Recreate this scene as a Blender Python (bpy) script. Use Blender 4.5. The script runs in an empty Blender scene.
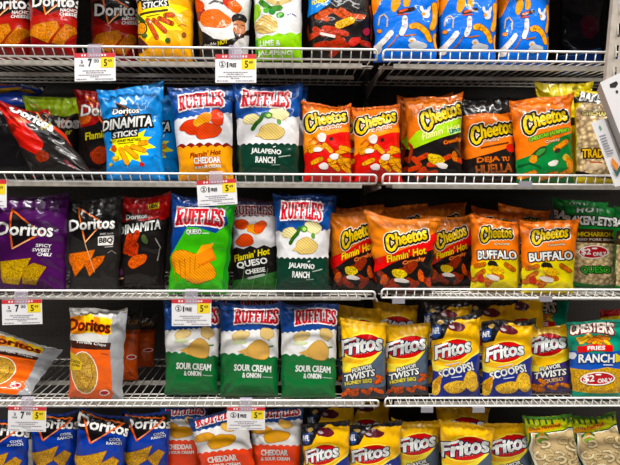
import bpy, math, random
import numpy as np
from mathutils import Matrix, Vector
from mathutils.geometry import tessellate_polygon

SC = bpy.context.scene
COL = SC.collection

# ------------------------------------------------------------------ camera
F, CX, CY, DIST, CAMZ = 460.0, 310.0, 232.5, 1.85, 1.603
TH, YA, RO = 0.13801582, -0.01483149, 0.00683226
def _axes():
    cy, sy = math.cos(YA), math.sin(YA)
    ct, st = math.cos(TH), math.sin(TH)
    cr, sr = math.cos(RO), math.sin(RO)
    right = np.array([cy, sy, 0.])
    f0 = np.array([-sy, cy, 0.])
    up0 = np.array([0, 0, 1.])
    fwd = ct * f0 - st * up0
    up = st * f0 + ct * up0
    r2 = cr * right + sr * up
    u2 = -sr * right + cr * up
    return r2, u2, fwd
RX, UP, FW = _axes()
CAM = np.array([0., -DIST, CAMZ])
cd = bpy.data.cameras.new('camera')
cam = bpy.data.objects.new('camera', cd)
COL.objects.link(cam)
m = Matrix.Identity(4)
for i in range(3):
    m[i][0], m[i][1], m[i][2], m[i][3] = RX[i], UP[i], -FW[i], CAM[i]
cam.matrix_world = m
cd.lens = F / 620 * 36
cd.sensor_width = 36
cd.clip_start = 0.05
SC.camera = cam

def at(px, py, Y):
    """the point of the vertical plane y = Y that the photo shows at this pixel"""
    d = FW + RX * (px - CX) / F + UP * (CY - py) / F
    k = (Y - CAM[1]) / d[1]
    return CAM + d * k

DECK = [CAMZ + 0.41807 - 0.475215 * i for i in range(5)]
RB = [60, 181.5, 295.5, 400, 505]          # where the photo shows each row's bag bottoms

# ------------------------------------------------------------------ materials
MATS = {}
def lin(h):
    h = h.lstrip('#')
    c = [int(h[i:i+2], 16) / 255 for i in (0, 2, 4)]
    return tuple(x / 12.92 if x <= .04045 else ((x + .055) / 1.055) ** 2.4 for x in c) + (1.,)

def mat(key):
    """'#hex' printed film, 'chip:#hex' mottled print of fried food, 'ridge:#hex' ridged chip, 'seal:#hex' crimped seal,
    'wire:#hex' enamel, 'paper:#hex', 'plastic:#hex', 'dull:#hex'"""
    if key in MATS:
        return MATS[key]
    kind, hx = key.split(':') if ':' in key else ('film', key)
    M = bpy.data.materials.new(kind + '_' + hx.strip('#'))
    M.use_nodes = True
    nt = M.node_tree
    b = nt.nodes['Principled BSDF']
    c = lin(hx)
    if kind in ('film', 'chip', 'ridge', 'rind', 'seal'):           # printing inks are stronger than the photo's averaged tones
        y = .3*c[0] + .59*c[1] + .11*c[2]
        c = tuple(min(.86, max(.002, y + (x-y)*1.12)) for x in c[:3]) + (1.,)
    b.inputs['Base Color'].default_value = c
    tc = nt.nodes.new('ShaderNodeTexCoord')
    def noise(scale, detail=3):
        n = nt.nodes.new('ShaderNodeTexNoise')
        n.inputs['Scale'].default_value = scale
        n.inputs['Detail'].default_value = detail
        nt.links.new(tc.outputs['Object'], n.inputs['Vector'])
        return n
    def bump(src, strength, dist):
        bp = nt.nodes.new('ShaderNodeBump')
        bp.inputs['Strength'].default_value = strength
        bp.inputs['Distance'].default_value = dist
        nt.links.new(src, bp.inputs['Height'])
        nt.links.new(bp.outputs['Normal'], b.inputs['Normal'])
    def mottle(fac, dark, light):
        r = nt.nodes.new('ShaderNodeValToRGB')
        r.color_ramp.elements[0].position = .35
        r.color_ramp.elements[1].position = .66
        r.color_ramp.elements[0].color = tuple(x * dark for x in c[:3]) + (1,)
        r.color_ramp.elements[1].color = tuple(min(1, x * light) for x in c[:3]) + (1,)
        nt.links.new(fac, r.inputs['Fac'])
        nt.links.new(r.outputs['Color'], b.inputs['Base Color'])
    if kind in ('film', 'chip', 'ridge', 'rind', 'seal'):
        b.inputs['Roughness'].default_value = .3
        b.inputs['Specular IOR Level'].default_value = .12
        b.inputs['Coat Weight'].default_value = .45
        b.inputs['Coat Roughness'].default_value = .035
        n = noise(17, 3); n.inputs['Distortion'].default_value = 1.6
        n2 = noise(70, 2)
        ad = nt.nodes.new('ShaderNodeMath'); ad.operation = 'MULTIPLY_ADD'; ad.inputs[1].default_value = .12
        nt.links.new(n2.outputs['Fac'], ad.inputs[0]); nt.links.new(n.outputs['Fac'], ad.inputs[2])
        bump(ad.outputs[0], .24, .012)
    if kind == 'chip':
        n = noise(190, 4); mottle(n.outputs['Fac'], .45, 1.35)
    elif kind == 'rind':
        n = nt.nodes.new('ShaderNodeTexVoronoi'); n.inputs['Scale'].default_value = 62
        nt.links.new(tc.outputs['Object'], n.inputs['Vector'])
        r = nt.nodes.new('ShaderNodeValToRGB')
        r.color_ramp.elements[0].position = .1; r.color_ramp.elements[1].position = .75
        r.color_ramp.elements[0].color = tuple(min(1, x * 1.5) for x in c[:3]) + (1,)
        r.color_ramp.elements[1].color = tuple(x * .36 for x in c[:3]) + (1,)
        nt.links.new(n.outputs['Distance'], r.inputs['Fac'])
        nt.links.new(r.outputs['Color'], b.inputs['Base Color'])
    elif kind == 'ridge':
        w = nt.nodes.new('ShaderNodeTexWave'); w.inputs['Scale'].default_value = 45
        w.bands_direction = 'DIAGONAL'; w.inputs['Distortion'].default_value = .8
        nt.links.new(tc.outputs['Object'], w.inputs['Vector'])
        mottle(w.outputs['Fac'], .74, 1.08)
    elif kind == 'seal':
        w = nt.nodes.new('ShaderNodeTexWave'); w.inputs['Scale'].default_value = 90
        w.bands_direction = 'Z'
        nt.links.new(tc.outputs['Object'], w.inputs['Vector'])
        bump(w.outputs['Fac'], .5, .002)
    elif kind == 'wire':
        b.inputs['Roughness'].default_value = .35
        n = noise(25, 4)
        mottle(n.outputs['Fac'], .8, 1.05)
    elif kind == 'paper':
        b.inputs['Roughness'].default_value = .55
        n = noise(300, 2); bump(n.outputs['Fac'], .05, .001)
    elif kind == 'plastic':
        b.inputs['Roughness'].default_value = .2
        n = noise(120, 2); bump(n.outputs['Fac'], .08, .001)
    elif kind == 'dull':
        b.inputs['Roughness'].default_value = .7
        n = noise(14, 4); mottle(n.outputs['Fac'], .75, 1.15)
    MATS[key] = M
    return M

def clear_plastic():
    if 'clear' in MATS: return MATS['clear']
    M = bpy.data.materials.new('clear_plastic'); M.use_nodes = True
    nt = M.node_tree; b = nt.nodes['Principled BSDF']
    b.inputs['Base Color'].default_value = lin('#c9bfd0')
    b.inputs['Roughness'].default_value = .15
    b.inputs['Alpha'].default_value = .32
    n = nt.nodes.new('ShaderNodeTexNoise'); n.inputs['Scale'].default_value = 80
    bp = nt.nodes.new('ShaderNodeBump'); bp.inputs['Strength'].default_value = .1; bp.inputs['Distance'].default_value = .001
    nt.links.new(n.outputs['Fac'], bp.inputs['Height']); nt.links.new(bp.outputs['Normal'], b.inputs['Normal'])
    MATS['clear'] = M
    return M

# ------------------------------------------------------------------ objects
def mesh_obj(name, verts, faces, mats, mi=None, parent=None, normals=None, smooth=True):
    me = bpy.data.meshes.new(name)
    verts = np.asarray(verts, dtype=np.float32)
    if isinstance(faces, list):
        me.from_pydata(verts.tolist(), [], faces)
    else:
        nf = len(faces)
        me.vertices.add(len(verts)); me.loops.add(nf*3); me.polygons.add(nf)
        me.vertices.foreach_set('co', verts.ravel())
        me.loops.foreach_set('vertex_index', np.asarray(faces, dtype=np.int32).ravel())
        me.polygons.foreach_set('loop_start', np.arange(0, nf*3, 3, dtype=np.int32))
        me.update(calc_edges=True)
    for k in (mats if isinstance(mats, list) else [mats]):
        me.materials.append(mat(k) if isinstance(k, str) else k)
    if mi is not None:
        me.polygons.foreach_set('material_index', np.asarray(mi, dtype=np.int32))
    me.polygons.foreach_set('use_smooth', np.full(len(me.polygons), smooth))
    if normals is not None:
        me.normals_split_custom_set_from_vertices(np.asarray(normals, dtype=np.float32).tolist())
    me.update()
    o = bpy.data.objects.new(name, me)
    COL.objects.link(o)
    if parent is not None:
        o.parent = parent
    return o

def empty(name, loc):
    o = bpy.data.objects.new(name, None)
    o.empty_display_size = .05
    o.location = Vector(loc)
    COL.objects.link(o)
    return o

def tag(o, label, cat, group=None, kind=None):
    if label: o['label'] = label
    if cat: o['category'] = cat
    if group: o['group'] = group
    if kind: o['kind'] = kind
    return o

def structure(o):
    o['kind'] = 'structure'
    return o

def dup(root, dloc, label, group=None, rz=0., sc=1.):
    r = root.copy(); COL.objects.link(r)
    r.location = root.location + Vector(dloc)
    r.rotation_euler = (0, 0, rz); r.scale = (sc, sc, sc)
    r['label'] = label
    if group: r['group'] = group
    for ch in root.children:
        c = ch.copy(); COL.objects.link(c); c.parent = r
        for g in ch.children:
            d = g.copy(); COL.objects.link(d); d.parent = c
    return r

def box(lo, hi):
    x0, y0, z0 = lo; x1, y1, z1 = hi
    v = [(x0,y0,z0),(x1,y0,z0),(x1,y1,z0),(x0,y1,z0),(x0,y0,z1),(x1,y0,z1),(x1,y1,z1),(x0,y1,z1)]
    f = [(0,3,2,1),(4,5,6,7),(0,1,5,4),(1,2,6,5),(2,3,7,6),(3,0,4,7)]
    return v, f

def tube(path, r, seg=8, closed=False):
    P = [Vector(p) for p in path]
    n = len(P); V = []; Fc = []
    prev = None
    for i in range(n):
        a = P[i-1] if (i > 0 or closed) else P[i]
        b = P[(i+1) % n] if (i < n-1 or closed) else P[i]
        d = (b - a).normalized()
        if prev is None:
            ref = Vector((0,0,1)) if abs(d.z) < .9 else Vector((0,1,0))
            s = d.cross(ref).normalized()
        else:
            s = (prev - d * prev.dot(d)).normalized()
        prev = s
        t = d.cross(s)
        for k in range(seg):
            ang = 2*math.pi*k/seg
            V.append(tuple(P[i] + s*(r*math.cos(ang)) + t*(r*math.sin(ang))))
    m_ = n if closed else n-1
    for i in range(m_):
        for k in range(seg):
            a = i*seg+k; b = i*seg+(k+1) % seg
            c = ((i+1) % n)*seg+(k+1) % seg; d = ((i+1) % n)*seg+k
            Fc.append((a, b, c, d))
    if not closed:
        Fc.append(tuple(range(seg))[::-1]); Fc.append(tuple((n-1)*seg+k for k in range(seg)))
    return V, Fc

def join(parts):
    V = []; Fc = []
    for v, f in parts:
        o = len(V); V += list(v); Fc += [tuple(i+o for i in q) for q in f]
    return V, Fc

# ------------------------------------------------------------------ 2D shapes as triangles (n,3,2), y up
def tri_poly(pts):
    pts = [Vector((p[0], p[1], 0)) for p in pts]
    t = tessellate_polygon([pts])
    return np.array([[(pts[i].x, pts[i].y) for i in q] for q in t]).reshape(-1, 3, 2)

def disc(cx, cy, rx, ry, rot=0, n=20):
    a = np.linspace(0, 2*np.pi, n, endpoint=False)
    c, s = math.cos(rot), math.sin(rot)
    x, y = rx*np.cos(a), ry*np.sin(a)
    p = np.stack([cx+c*x-s*y, cy+s*x+c*y], 1)
    ctr = np.array([[cx, cy]])
    return np.stack([np.repeat(ctr, n, 0), p, np.roll(p, -1, 0)], 1)

def capsules(A, B, r, caps=6):
    """thick round-ended segments; A, B (n,2)"""
    A = np.asarray(A, float).reshape(-1, 2); B = np.asarray(B, float).reshape(-1, 2)
    d = B - A; L = np.hypot(d[:, 0], d[:, 1]); ok = L > 1e-9
    A, B, d, L = A[ok], B[ok], d[ok], L[ok]
    nrm = np.stack([-d[:, 1], d[:, 0]], 1) / L[:, None] * r
    if not caps:
        e = d / L[:, None] * (r*.7); A = A - e; B = B + e
    out = [np.stack([A+nrm, A-nrm, B-nrm], 1), np.stack([A+nrm, B-nrm, B+nrm], 1)]
    if caps:
        a = np.linspace(0, 2*np.pi, caps, endpoint=False)
        ring = np.stack([np.cos(a), np.sin(a)], 1) * r
        P = np.unique(np.round(np.concatenate([A, B]), 6), axis=0)
        for k in range(1, caps-1):
            out.append(np.stack([P+ring[0], P+ring[k], P+ring[k+1]], 1))
    return np.concatenate(out)

def polyline(pts, r, caps=6):
    p = np.asarray(pts, float)
    return capsules(p[:-1], p[1:], r, caps)

_txt = {}
def glyphs(s):
    """plain lettering triangles and outline edges, bounding box scaled to x -0.5..0.5, y -0.5..0.5"""
    if s in _txt: return _txt[s]
    c = bpy.data.curves.new('lettering', 'FONT')
    c.body = s; c.size = 1; c.dimensions = '2D'; c.fill_mode = 'FRONT'; c.resolution_u = 2
    o = bpy.data.objects.new('lettering', c); COL.objects.link(o)
    bpy.context.view_layer.update()
    me = bpy.data.meshes.new_from_object(o.evaluated_get(bpy.context.evaluated_depsgraph_get()))
    me.calc_loop_triangles()
    V = np.array([v.co[:2] for v in me.vertices])
    T = np.array([t.vertices[:] for t in me.loop_triangles])
    e = np.sort(np.concatenate([T[:, [0, 1]], T[:, [1, 2]], T[:, [2, 0]]]), 1)
    key = np.round(V, 5)
    _, inv = np.unique(key, axis=0, return_inverse=True); inv = inv.reshape(-1)
    e = np.sort(inv[e], 1)
    u, cnt = np.unique(e, axis=0, return_counts=True)
    first = np.zeros(inv.max()+1, int); first[inv] = np.arange(len(inv))
    E = V[first[u[cnt == 1]]]
    bpy.data.objects.remove(o); bpy.data.curves.remove(c); bpy.data.meshes.remove(me)
    lo, hi = V.min(0), V.max(0)
    _txt[s] = (V[T], E, lo, hi)
    return _txt[s]

SLAB = {
 'R': (.86, [[(.15,0),(.15,1)],[(0,0),(.32,0)],[(0,1),(.52,1),(.7,.9),(.72,.7),(.55,.53),(.15,.53)],[(.42,.53),(.68,0),(.86,0)]]),
 'U': (.86, [[(.13,1),(.13,.28),(.24,.06),(.43,0),(.62,.06),(.73,.28),(.73,1)],[(.03,1),(.23,1)],[(.63,1),(.83,1)]]),
 'F': (.74, [[(.15,0),(.15,1)],[(0,0),(.34,0)],[(0,1),(.7,1),(.7,.8)],[(.15,.52),(.52,.52)]]),
 'L': (.74, [[(.15,0),(.15,1)],[(0,1),(.32,1)],[(0,0),(.7,0),(.7,.24)]]),
 'E': (.74, [[(.15,0),(.15,1)],[(0,1),(.68,1),(.68,.8)],[(.15,.52),(.5,.52)],[(0,0),(.7,0),(.7,.22)]]),
 'S': (.76, [[(.66,.76),(.64,.93),(.4,1),(.14,.94),(.09,.75),(.22,.59),(.52,.45),(.67,.29),(.63,.09),(.38,0),(.12,.06),(.07,.25)]]),
}
def slab(s):
    x = 0; A = []; B = []
    for ch in s:
        w, st = SLAB[ch]
        for p in st:
            p = np.array(p) + (x, 0)
            A.append(p[:-1]); B.append(p[1:])
        x += w + .24
    return np.concatenate(A), np.concatenate(B), x - .24

# ------------------------------------------------------------------ bag front grid
NU, NV = 28, 38
SEAL = .035
NARROW = .07
def prof_v(v):
    v = np.asarray(v, float)
    x = np.clip((v - SEAL) / .42, 0, 1)
    h = np.sin(np.pi/2*x) ** .8
    b = np.clip((1 - v) / .16, 0, 1)
    return h * (.12 + .88 * b ** .45)
def prof_u(u):
    a = np.abs(2*np.asarray(u, float) - 1)
    return np.clip(1 - a ** 2.5, 0, 1) ** .62

def inv_quad(q, P, T=.08):
    """photo pixel -> (u, v) of a bag whose corners TL, TR, BR, BL the photo shows at q"""
    q = np.asarray(q, float); P0 = np.asarray(P, float); P = P0
    for it in range(4):
        u = np.full(len(P), .5); v = np.full(len(P), .5)
        for _ in range(9):
            a = (1-u)[:, None]*q[0] + u[:, None]*q[1]; b = (1-u)[:, None]*q[3] + u[:, None]*q[2]
            r = (1-v)[:, None]*a + v[:, None]*b - P
            du = (1-v)[:, None]*(q[1]-q[0]) + v[:, None]*(q[2]-q[3]); dv = b - a
            det = du[:, 0]*dv[:, 1] - du[:, 1]*dv[:, 0]
            u = u - (r[:, 0]*dv[:, 1] - r[:, 1]*dv[:, 0]) / det
            v = v - (du[:, 0]*r[:, 1] - du[:, 1]*r[:, 0]) / det
        k = 1 - NARROW * prof_v(np.clip(v, 0, 1))
        u = .5 + (u - .5) / k
        # the filled front stands nearer the eye than the bag's rim
        bulge = .55*T*prof_u(np.clip(u, 0, 1))*prof_v(np.clip(v, 0, 1))
        P = P0 - (P0 - (310, 169)) * (bulge/1.88)[:, None]
    return u, v

def split(T, M, a, ks):
    """cut the triangles along the lines a.p = k"""
    a = np.asarray(a, float)
    D = T @ a
    mn = np.minimum(np.minimum(D[:, 0], D[:, 1]), D[:, 2]); mxx = np.maximum(np.maximum(D[:, 0], D[:, 1]), D[:, 2])
    done_T, done_M = [], []
    # triangles that no line crosses leave at once
    e = 1e-7
    for _ in range(60):
        k = np.floor(mn + e) + 1                     # first line above the lowest corner
        cross = k < mxx - e
        done_T.append(T[~cross]); done_M.append(M[~cross])
        if not cross.any(): break
        T, M, k = T[cross], M[cross], k[cross]
        d = T @ a - k[:, None]
        d[np.abs(d) < e] = 0
        neg = (d < 0).sum(1)
        lone = np.where(neg == 1, d.argmin(1), d.argmax(1))
        i = np.arange(len(T))
        p0, p1, p2 = T[i, lone], T[i, (lone+1) % 3], T[i, (lone+2) % 3]
        d0, d1, d2 = d[i, lone], d[i, (lone+1) % 3], d[i, (lone+2) % 3]
        f1 = np.clip(d0/(d0-d1), 0, 1)[:, None]; f2 = np.clip(d0/(d0-d2), 0, 1)[:, None]
        q1, q2 = p0+(p1-p0)*f1, p0+(p2-p0)*f2
        T = np.concatenate([np.stack([p0, q1, q2], 1), np.stack([q1, p1, p2], 1), np.stack([q1, p2, q2], 1)])
        M = np.concatenate([M, M, M])
        ar = (T[:, 1, 0]-T[:, 0, 0])*(T[:, 2, 1]-T[:, 0, 1]) - (T[:, 1, 1]-T[:, 0, 1])*(T[:, 2, 0]-T[:, 0, 0])
        ok = np.abs(ar) > 1e-8
        T, M = T[ok], M[ok]
        D = T @ a
        mn = np.minimum(np.minimum(D[:, 0], D[:, 1]), D[:, 2]); mxx = np.maximum(np.maximum(D[:, 0], D[:, 1]), D[:, 2])
    return np.concatenate(done_T), np.concatenate(done_M)

class Design:
    """printed front of one kind of bag, laid out on the corners of the bag that shows it best"""
    def __init__(self, quad, base, top=None):
        self.q = quad; self.base = base; self.top = top or base
        self.items = []          # (part, material, layer, triangles in photo-like units)
        self.layer = 0
        self.cooked = None
        self.s = (quad[1][0]-quad[0][0]) / 60.
    def add(self, part, m, tris, same=False):
        if not same: self.layer += 1
        self.items.append((part, m, self.layer, np.asarray(tris, float)))
        return self
    def poly(self, m, pts, part='front_print', same=False):
        return self.add(part, m, tri_poly(pts), same)
    def oval(self, m, cx, cy, rx, ry, rot=0, part='front_print', same=False):
        return self.add(part, m, disc(cx, cy, rx, ry, -math.radians(rot)), same)
    def line(self, m, pts, w, part='front_print', same=False):
        return self.add(part, m, polyline(pts, w/2), same)
    def wavy(self, m, x0, x1, y0a, y0b, y1, amp, n, part='front_print', zig=False):
        """zone from a scalloped upper edge (y0a at left, y0b at right) down to y1"""
        p = []
        N = n*6
        for i in range(N+1):
            f = i/N
            w = abs(((f*n) % 1)*2-1) if zig else abs(math.sin(math.pi*f*n))
            p.append((x0+(x1-x0)*f, y0a+(y0b-y0a)*f - amp*w))
        p += [(x1, y1), (x0, y1)]
        return self.poly(m, p, part)
    def _place(self, T, cx, cy, w, h, rot, shear, arch, grow):
        # T in units where box is -.5..+.5 of (w,h); y up -> photo y down
        x, y = T[..., 0], T[..., 1]
        xx = x*w; yy = y*h*(1+grow*(2*x)**2) + arch*h*(1-(2*x)**2)
        xx = xx + shear*yy
        r = math.radians(rot)
        X = cx + xx*math.cos(r) - yy*math.sin(r)
        Y = cy - xx*math.sin(r) - yy*math.cos(r)
        return np.stack([X, Y], -1)
    def text(self, s, cx, cy, w, h, color, bold=.0, outs=(), rot=0, shear=0, arch=0, grow=0, part='flavor_lettering'):
        """lettering centred at cx, cy filling w x h; outs = ((extra, colour), ...) from outermost in"""
        T, E, lo, hi = glyphs(s)
        if part == 'flavor_lettering':
            self.n = getattr(self, 'n', 0) + 1; part = '%s~%d' % (part, self.n)   # every line of lettering is a piece of its own
        bold = bold*(.62 if part != 'brand_logo' else .8)
        sc = np.array([w, h]) / (hi - lo); mid = (lo+hi)/2
        def place(X): return self._place((X-mid)/(hi-lo), cx, cy, w, h, rot, shear, arch, grow)
        Tp, Ep = place(T), place(E)
        for d, c in outs:
            self.add(part, c, np.concatenate([Tp, capsules(Ep[:, 0], Ep[:, 1], d+bold, 0)]))
        self.add(part, color, np.concatenate([Tp, capsules(Ep[:, 0], Ep[:, 1], bold, 0)]) if bold else Tp)
        return self
    def ruffled(self, cx, cy, w, h, rot=0, part='brand_logo', red='#c22732', white='#f1eeee', th=.088):
        A, B, W = slab('RUFFLES')
        def place(X):
            X = (X - (W/2, .5)) / (W, 1.)
            return self._place(X, cx, cy, w*.93, h*.84, rot, .05, .06, .16)
        a, b = place(A), place(B)
        r = th*h*.92
        self.add(part, '#7a1420', capsules(a, b, r+.07*h+.4, 0))
        self.add(part, white, capsules(a, b, r+.075*h, 0))
        self.add(part, red, capsules(a, b, r*.95, 0))
        return self
    def cheesy(self, cx, cy, w, h, rot=10, part='brand_logo', fill='#f2c81e'):
        """slanted yellow lettering with a big hooked C, black edge and pale rim"""
        C = np.array([(-.315,.20),(-.34,.40),(-.40,.45),(-.455,.32),(-.48,.0),(-.46,-.34),(-.40,-.49),(-.33,-.43),(-.285,-.27)])
        w *= .94; cx -= .4
        def place(X): return self._place(X, cx, cy, w, h, rot, .1, 0, 0)
        T, E, lo, hi = glyphs('heetos')
        def sub(X):
            X = (X - lo)/(hi-lo)
            X = np.stack([X[..., 0]*.755-.255, X[..., 1]*.78-.28], -1)
            return place(X)
        Tp, Ep, Cp = sub(T), sub(E), place(C)
        bo = h*.03
        def lay(d, c):
            self.add(part, c, np.concatenate([Tp, capsules(Ep[:, 0], Ep[:, 1], bo+d, 0), capsules(Cp[:-1], Cp[1:], h*.085+d, 8)]))
        lay(h*.155, '#efe6d2'); lay(h*.11, '#14100c'); lay(0, fill)
        return self
    def triangle_logo(self, cx, cy, w, h, rot=3, tri=None, white='#e9e6e2', band='#120e0e', part='brand_logo'):
        """wide white lettering over a dark triangle with fiery edges"""
        k = w/46.
        tri = tri or [(cx-15*k, cy-17*k), (cx+13*k, cy-1*k), (cx-11*k, cy+17*k)]
        if band:
            self.poly(band, [(cx-26*k, cy-6*k), (cx-17*k, cy-9*k), tri[0], (cx+25*k, cy-7*k), (cx+27*k, cy+4*k), tri[2], (cx-24*k, cy+6*k)])
        self.line('#d96a1c', [tri[0], tri[1], tri[2], tri[0]], 1.5*k, part)
        self.line('#e9c79a', [((tri[1][0]*.6+tri[2][0]*.4), (tri[1][1]*.6+tri[2][1]*.4)), tri[2]], .8*k, part)
        self.text('Doritos', cx, cy, w, h, white, bold=.045*h, outs=((.05*h, '#1a1414'),), rot=rot, shear=.06, part=part)
        return self
    def corny(self, cx, cy, w, h, rot=9, rx=None, ry=None, part='brand_logo'):
        rx = rx or w*.48; ry = ry or h*.76; h = h*.94
        self.oval('#f8dc62', cx+w*.03, cy+h*.05, rx*1.1, ry*1.12, rot, part)
        self.oval('#b9171c', cx+w*.03, cy+h*.05, rx, ry, rot, part)
        self.text('Fritos', cx, cy-h*.04, w, h, '#f4f0ea', bold=.062*h, outs=((.07*h, '#1b1d45'),), rot=rot, shear=.18, part=part)
        c, s = math.cos(math.radians(rot)), math.sin(math.radians(rot))
        self.line('#f4f0ea', [(cx-w*.5*c+h*.15, cy+w*.5*s-h*.52), (cx-w*.16*c, cy+w*.16*s-h*.56)], .17*h, part)
        for i in range(5):
            self.oval('#e9c9b8', cx+(i-2)*w*.07*c, cy-(i-2)*w*.07*s+h*.56, .35, .35, 0, part, same=i > 0)
        return self
    def sticks(self, col, segs, w, part='chip_picture', edge=True):
        A = np.array([s[0] for s in segs]); B = np.array([s[1] for s in segs])
        if edge: self.add(part, '#7a3a14', capsules(A, B, w/2+.45, 8))
        self.add(part, col, capsules(A, B, w/2, 8))
        return self
    def chip(self, col, pts, part='chip_picture', rim='#7d4516'):
        self.n = getattr(self, 'n', 0) + 1; part = '%s~%d' % (part, self.n)
        self.line(rim, list(pts)+[pts[0]], 1.0, part)
        self.poly(col, pts, part)
        return self
    def blob(self, col, cx, cy, rx, ry, rot=0, seed=0, part='chip_picture', rim=None, n=22):
        rnd = random.Random(seed); ph = [rnd.uniform(0, 6.28) for _ in range(3)]
        p = []
        c, s = math.cos(-math.radians(rot)), math.sin(-math.radians(rot))
        for i in range(n):
            a = 2*math.pi*i/n
            k = 1+.08*math.sin(2*a+ph[0])+.06*math.sin(3*a+ph[1])+.04*math.sin(5*a+ph[2])
            x, y = rx*k*math.cos(a), ry*k*math.sin(a)
            p.append((cx+c*x-s*y, cy+s*x+c*y))
        if rim: self.line(rim, p+[p[0]], .9, part)
        return self.poly(col, p, part)
    def cook(self):
        if self.cooked: return self.cooked
        parts = {}
        for part, m, layer, T in self.items:
            u, v = inv_quad(self.q, T.reshape(-1, 2))
            G = np.stack([u*NU, v*NV], 1).reshape(-1, 3, 2)
            parts.setdefault(part, []).append((m, layer, G))
        sq = np.array([[[0, 0], [NU, 0], [NU, SEAL*NV]], [[0, 0], [NU, SEAL*NV], [0, SEAL*NV]]], float)
        parts['top_seal'] = [('seal:'+self.top, self.layer+1, sq)]
        out = {}
        for part, L in parts.items():
            ms = []; T = []; M = []
            for m, layer, G in L:
                if m not in ms: ms.append(m)
                T.append(G); M.append(np.tile([[ms.index(m), layer]], (len(G), 1)))
            T = np.concatenate(T); M = np.concatenate(M)
            lo, hi = T.min(1), T.max(1)
            keep = (hi[:, 0] > 0) & (lo[:, 0] < NU) & (hi[:, 1] > 0) & (lo[:, 1] < NV)
            T, M = T[keep], M[keep]
            T, M = split(T, M, (1, 0), 0)
            T, M = split(T, M, (0, 1), 0)
            T, M = split(T, M, (1, -1), 0)
            c = T.mean(1)
            ok = (c[:, 0] > 0) & (c[:, 0] < NU) & (c[:, 1] > 0) & (c[:, 1] < NV)
            T, M = T[ok], M[ok]
            if not len(T): continue
            ar = (T[:, 1, 0]-T[:, 0, 0])*(T[:, 2, 1]-T[:, 0, 1]) - (T[:, 1, 1]-T[:, 0, 1])*(T[:, 2, 0]-T[:, 0, 0])
            fl = ar > 0                                    # v runs down: turn all faces to the viewer
            T[fl] = T[fl][:, ::-1]
            P = np.concatenate([T.reshape(-1, 2), np.repeat(M[:, 1], 3)[:, None]], 1)
            U, inv = np.unique(np.round(P, 5), axis=0, return_inverse=True)
            Fc = inv.reshape(-1, 3)
            good = (Fc[:, 0] != Fc[:, 1]) & (Fc[:, 1] != Fc[:, 2]) & (Fc[:, 0] != Fc[:, 2])
            out[part] = (U, Fc[good], M[good, 0], ms)
        self.cooked = out
        return out

def field(rng, u, v, n, fmin, fmax):
    out = np.zeros_like(u)
    for _ in range(n):
        f = rng.uniform(fmin, fmax); a = rng.uniform(0, 2*np.pi); p = rng.uniform(0, 2*np.pi)
        out += np.sin(f*(np.cos(a)*u + np.sin(a)*v) + p)
    return out / math.sqrt(n)

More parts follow.
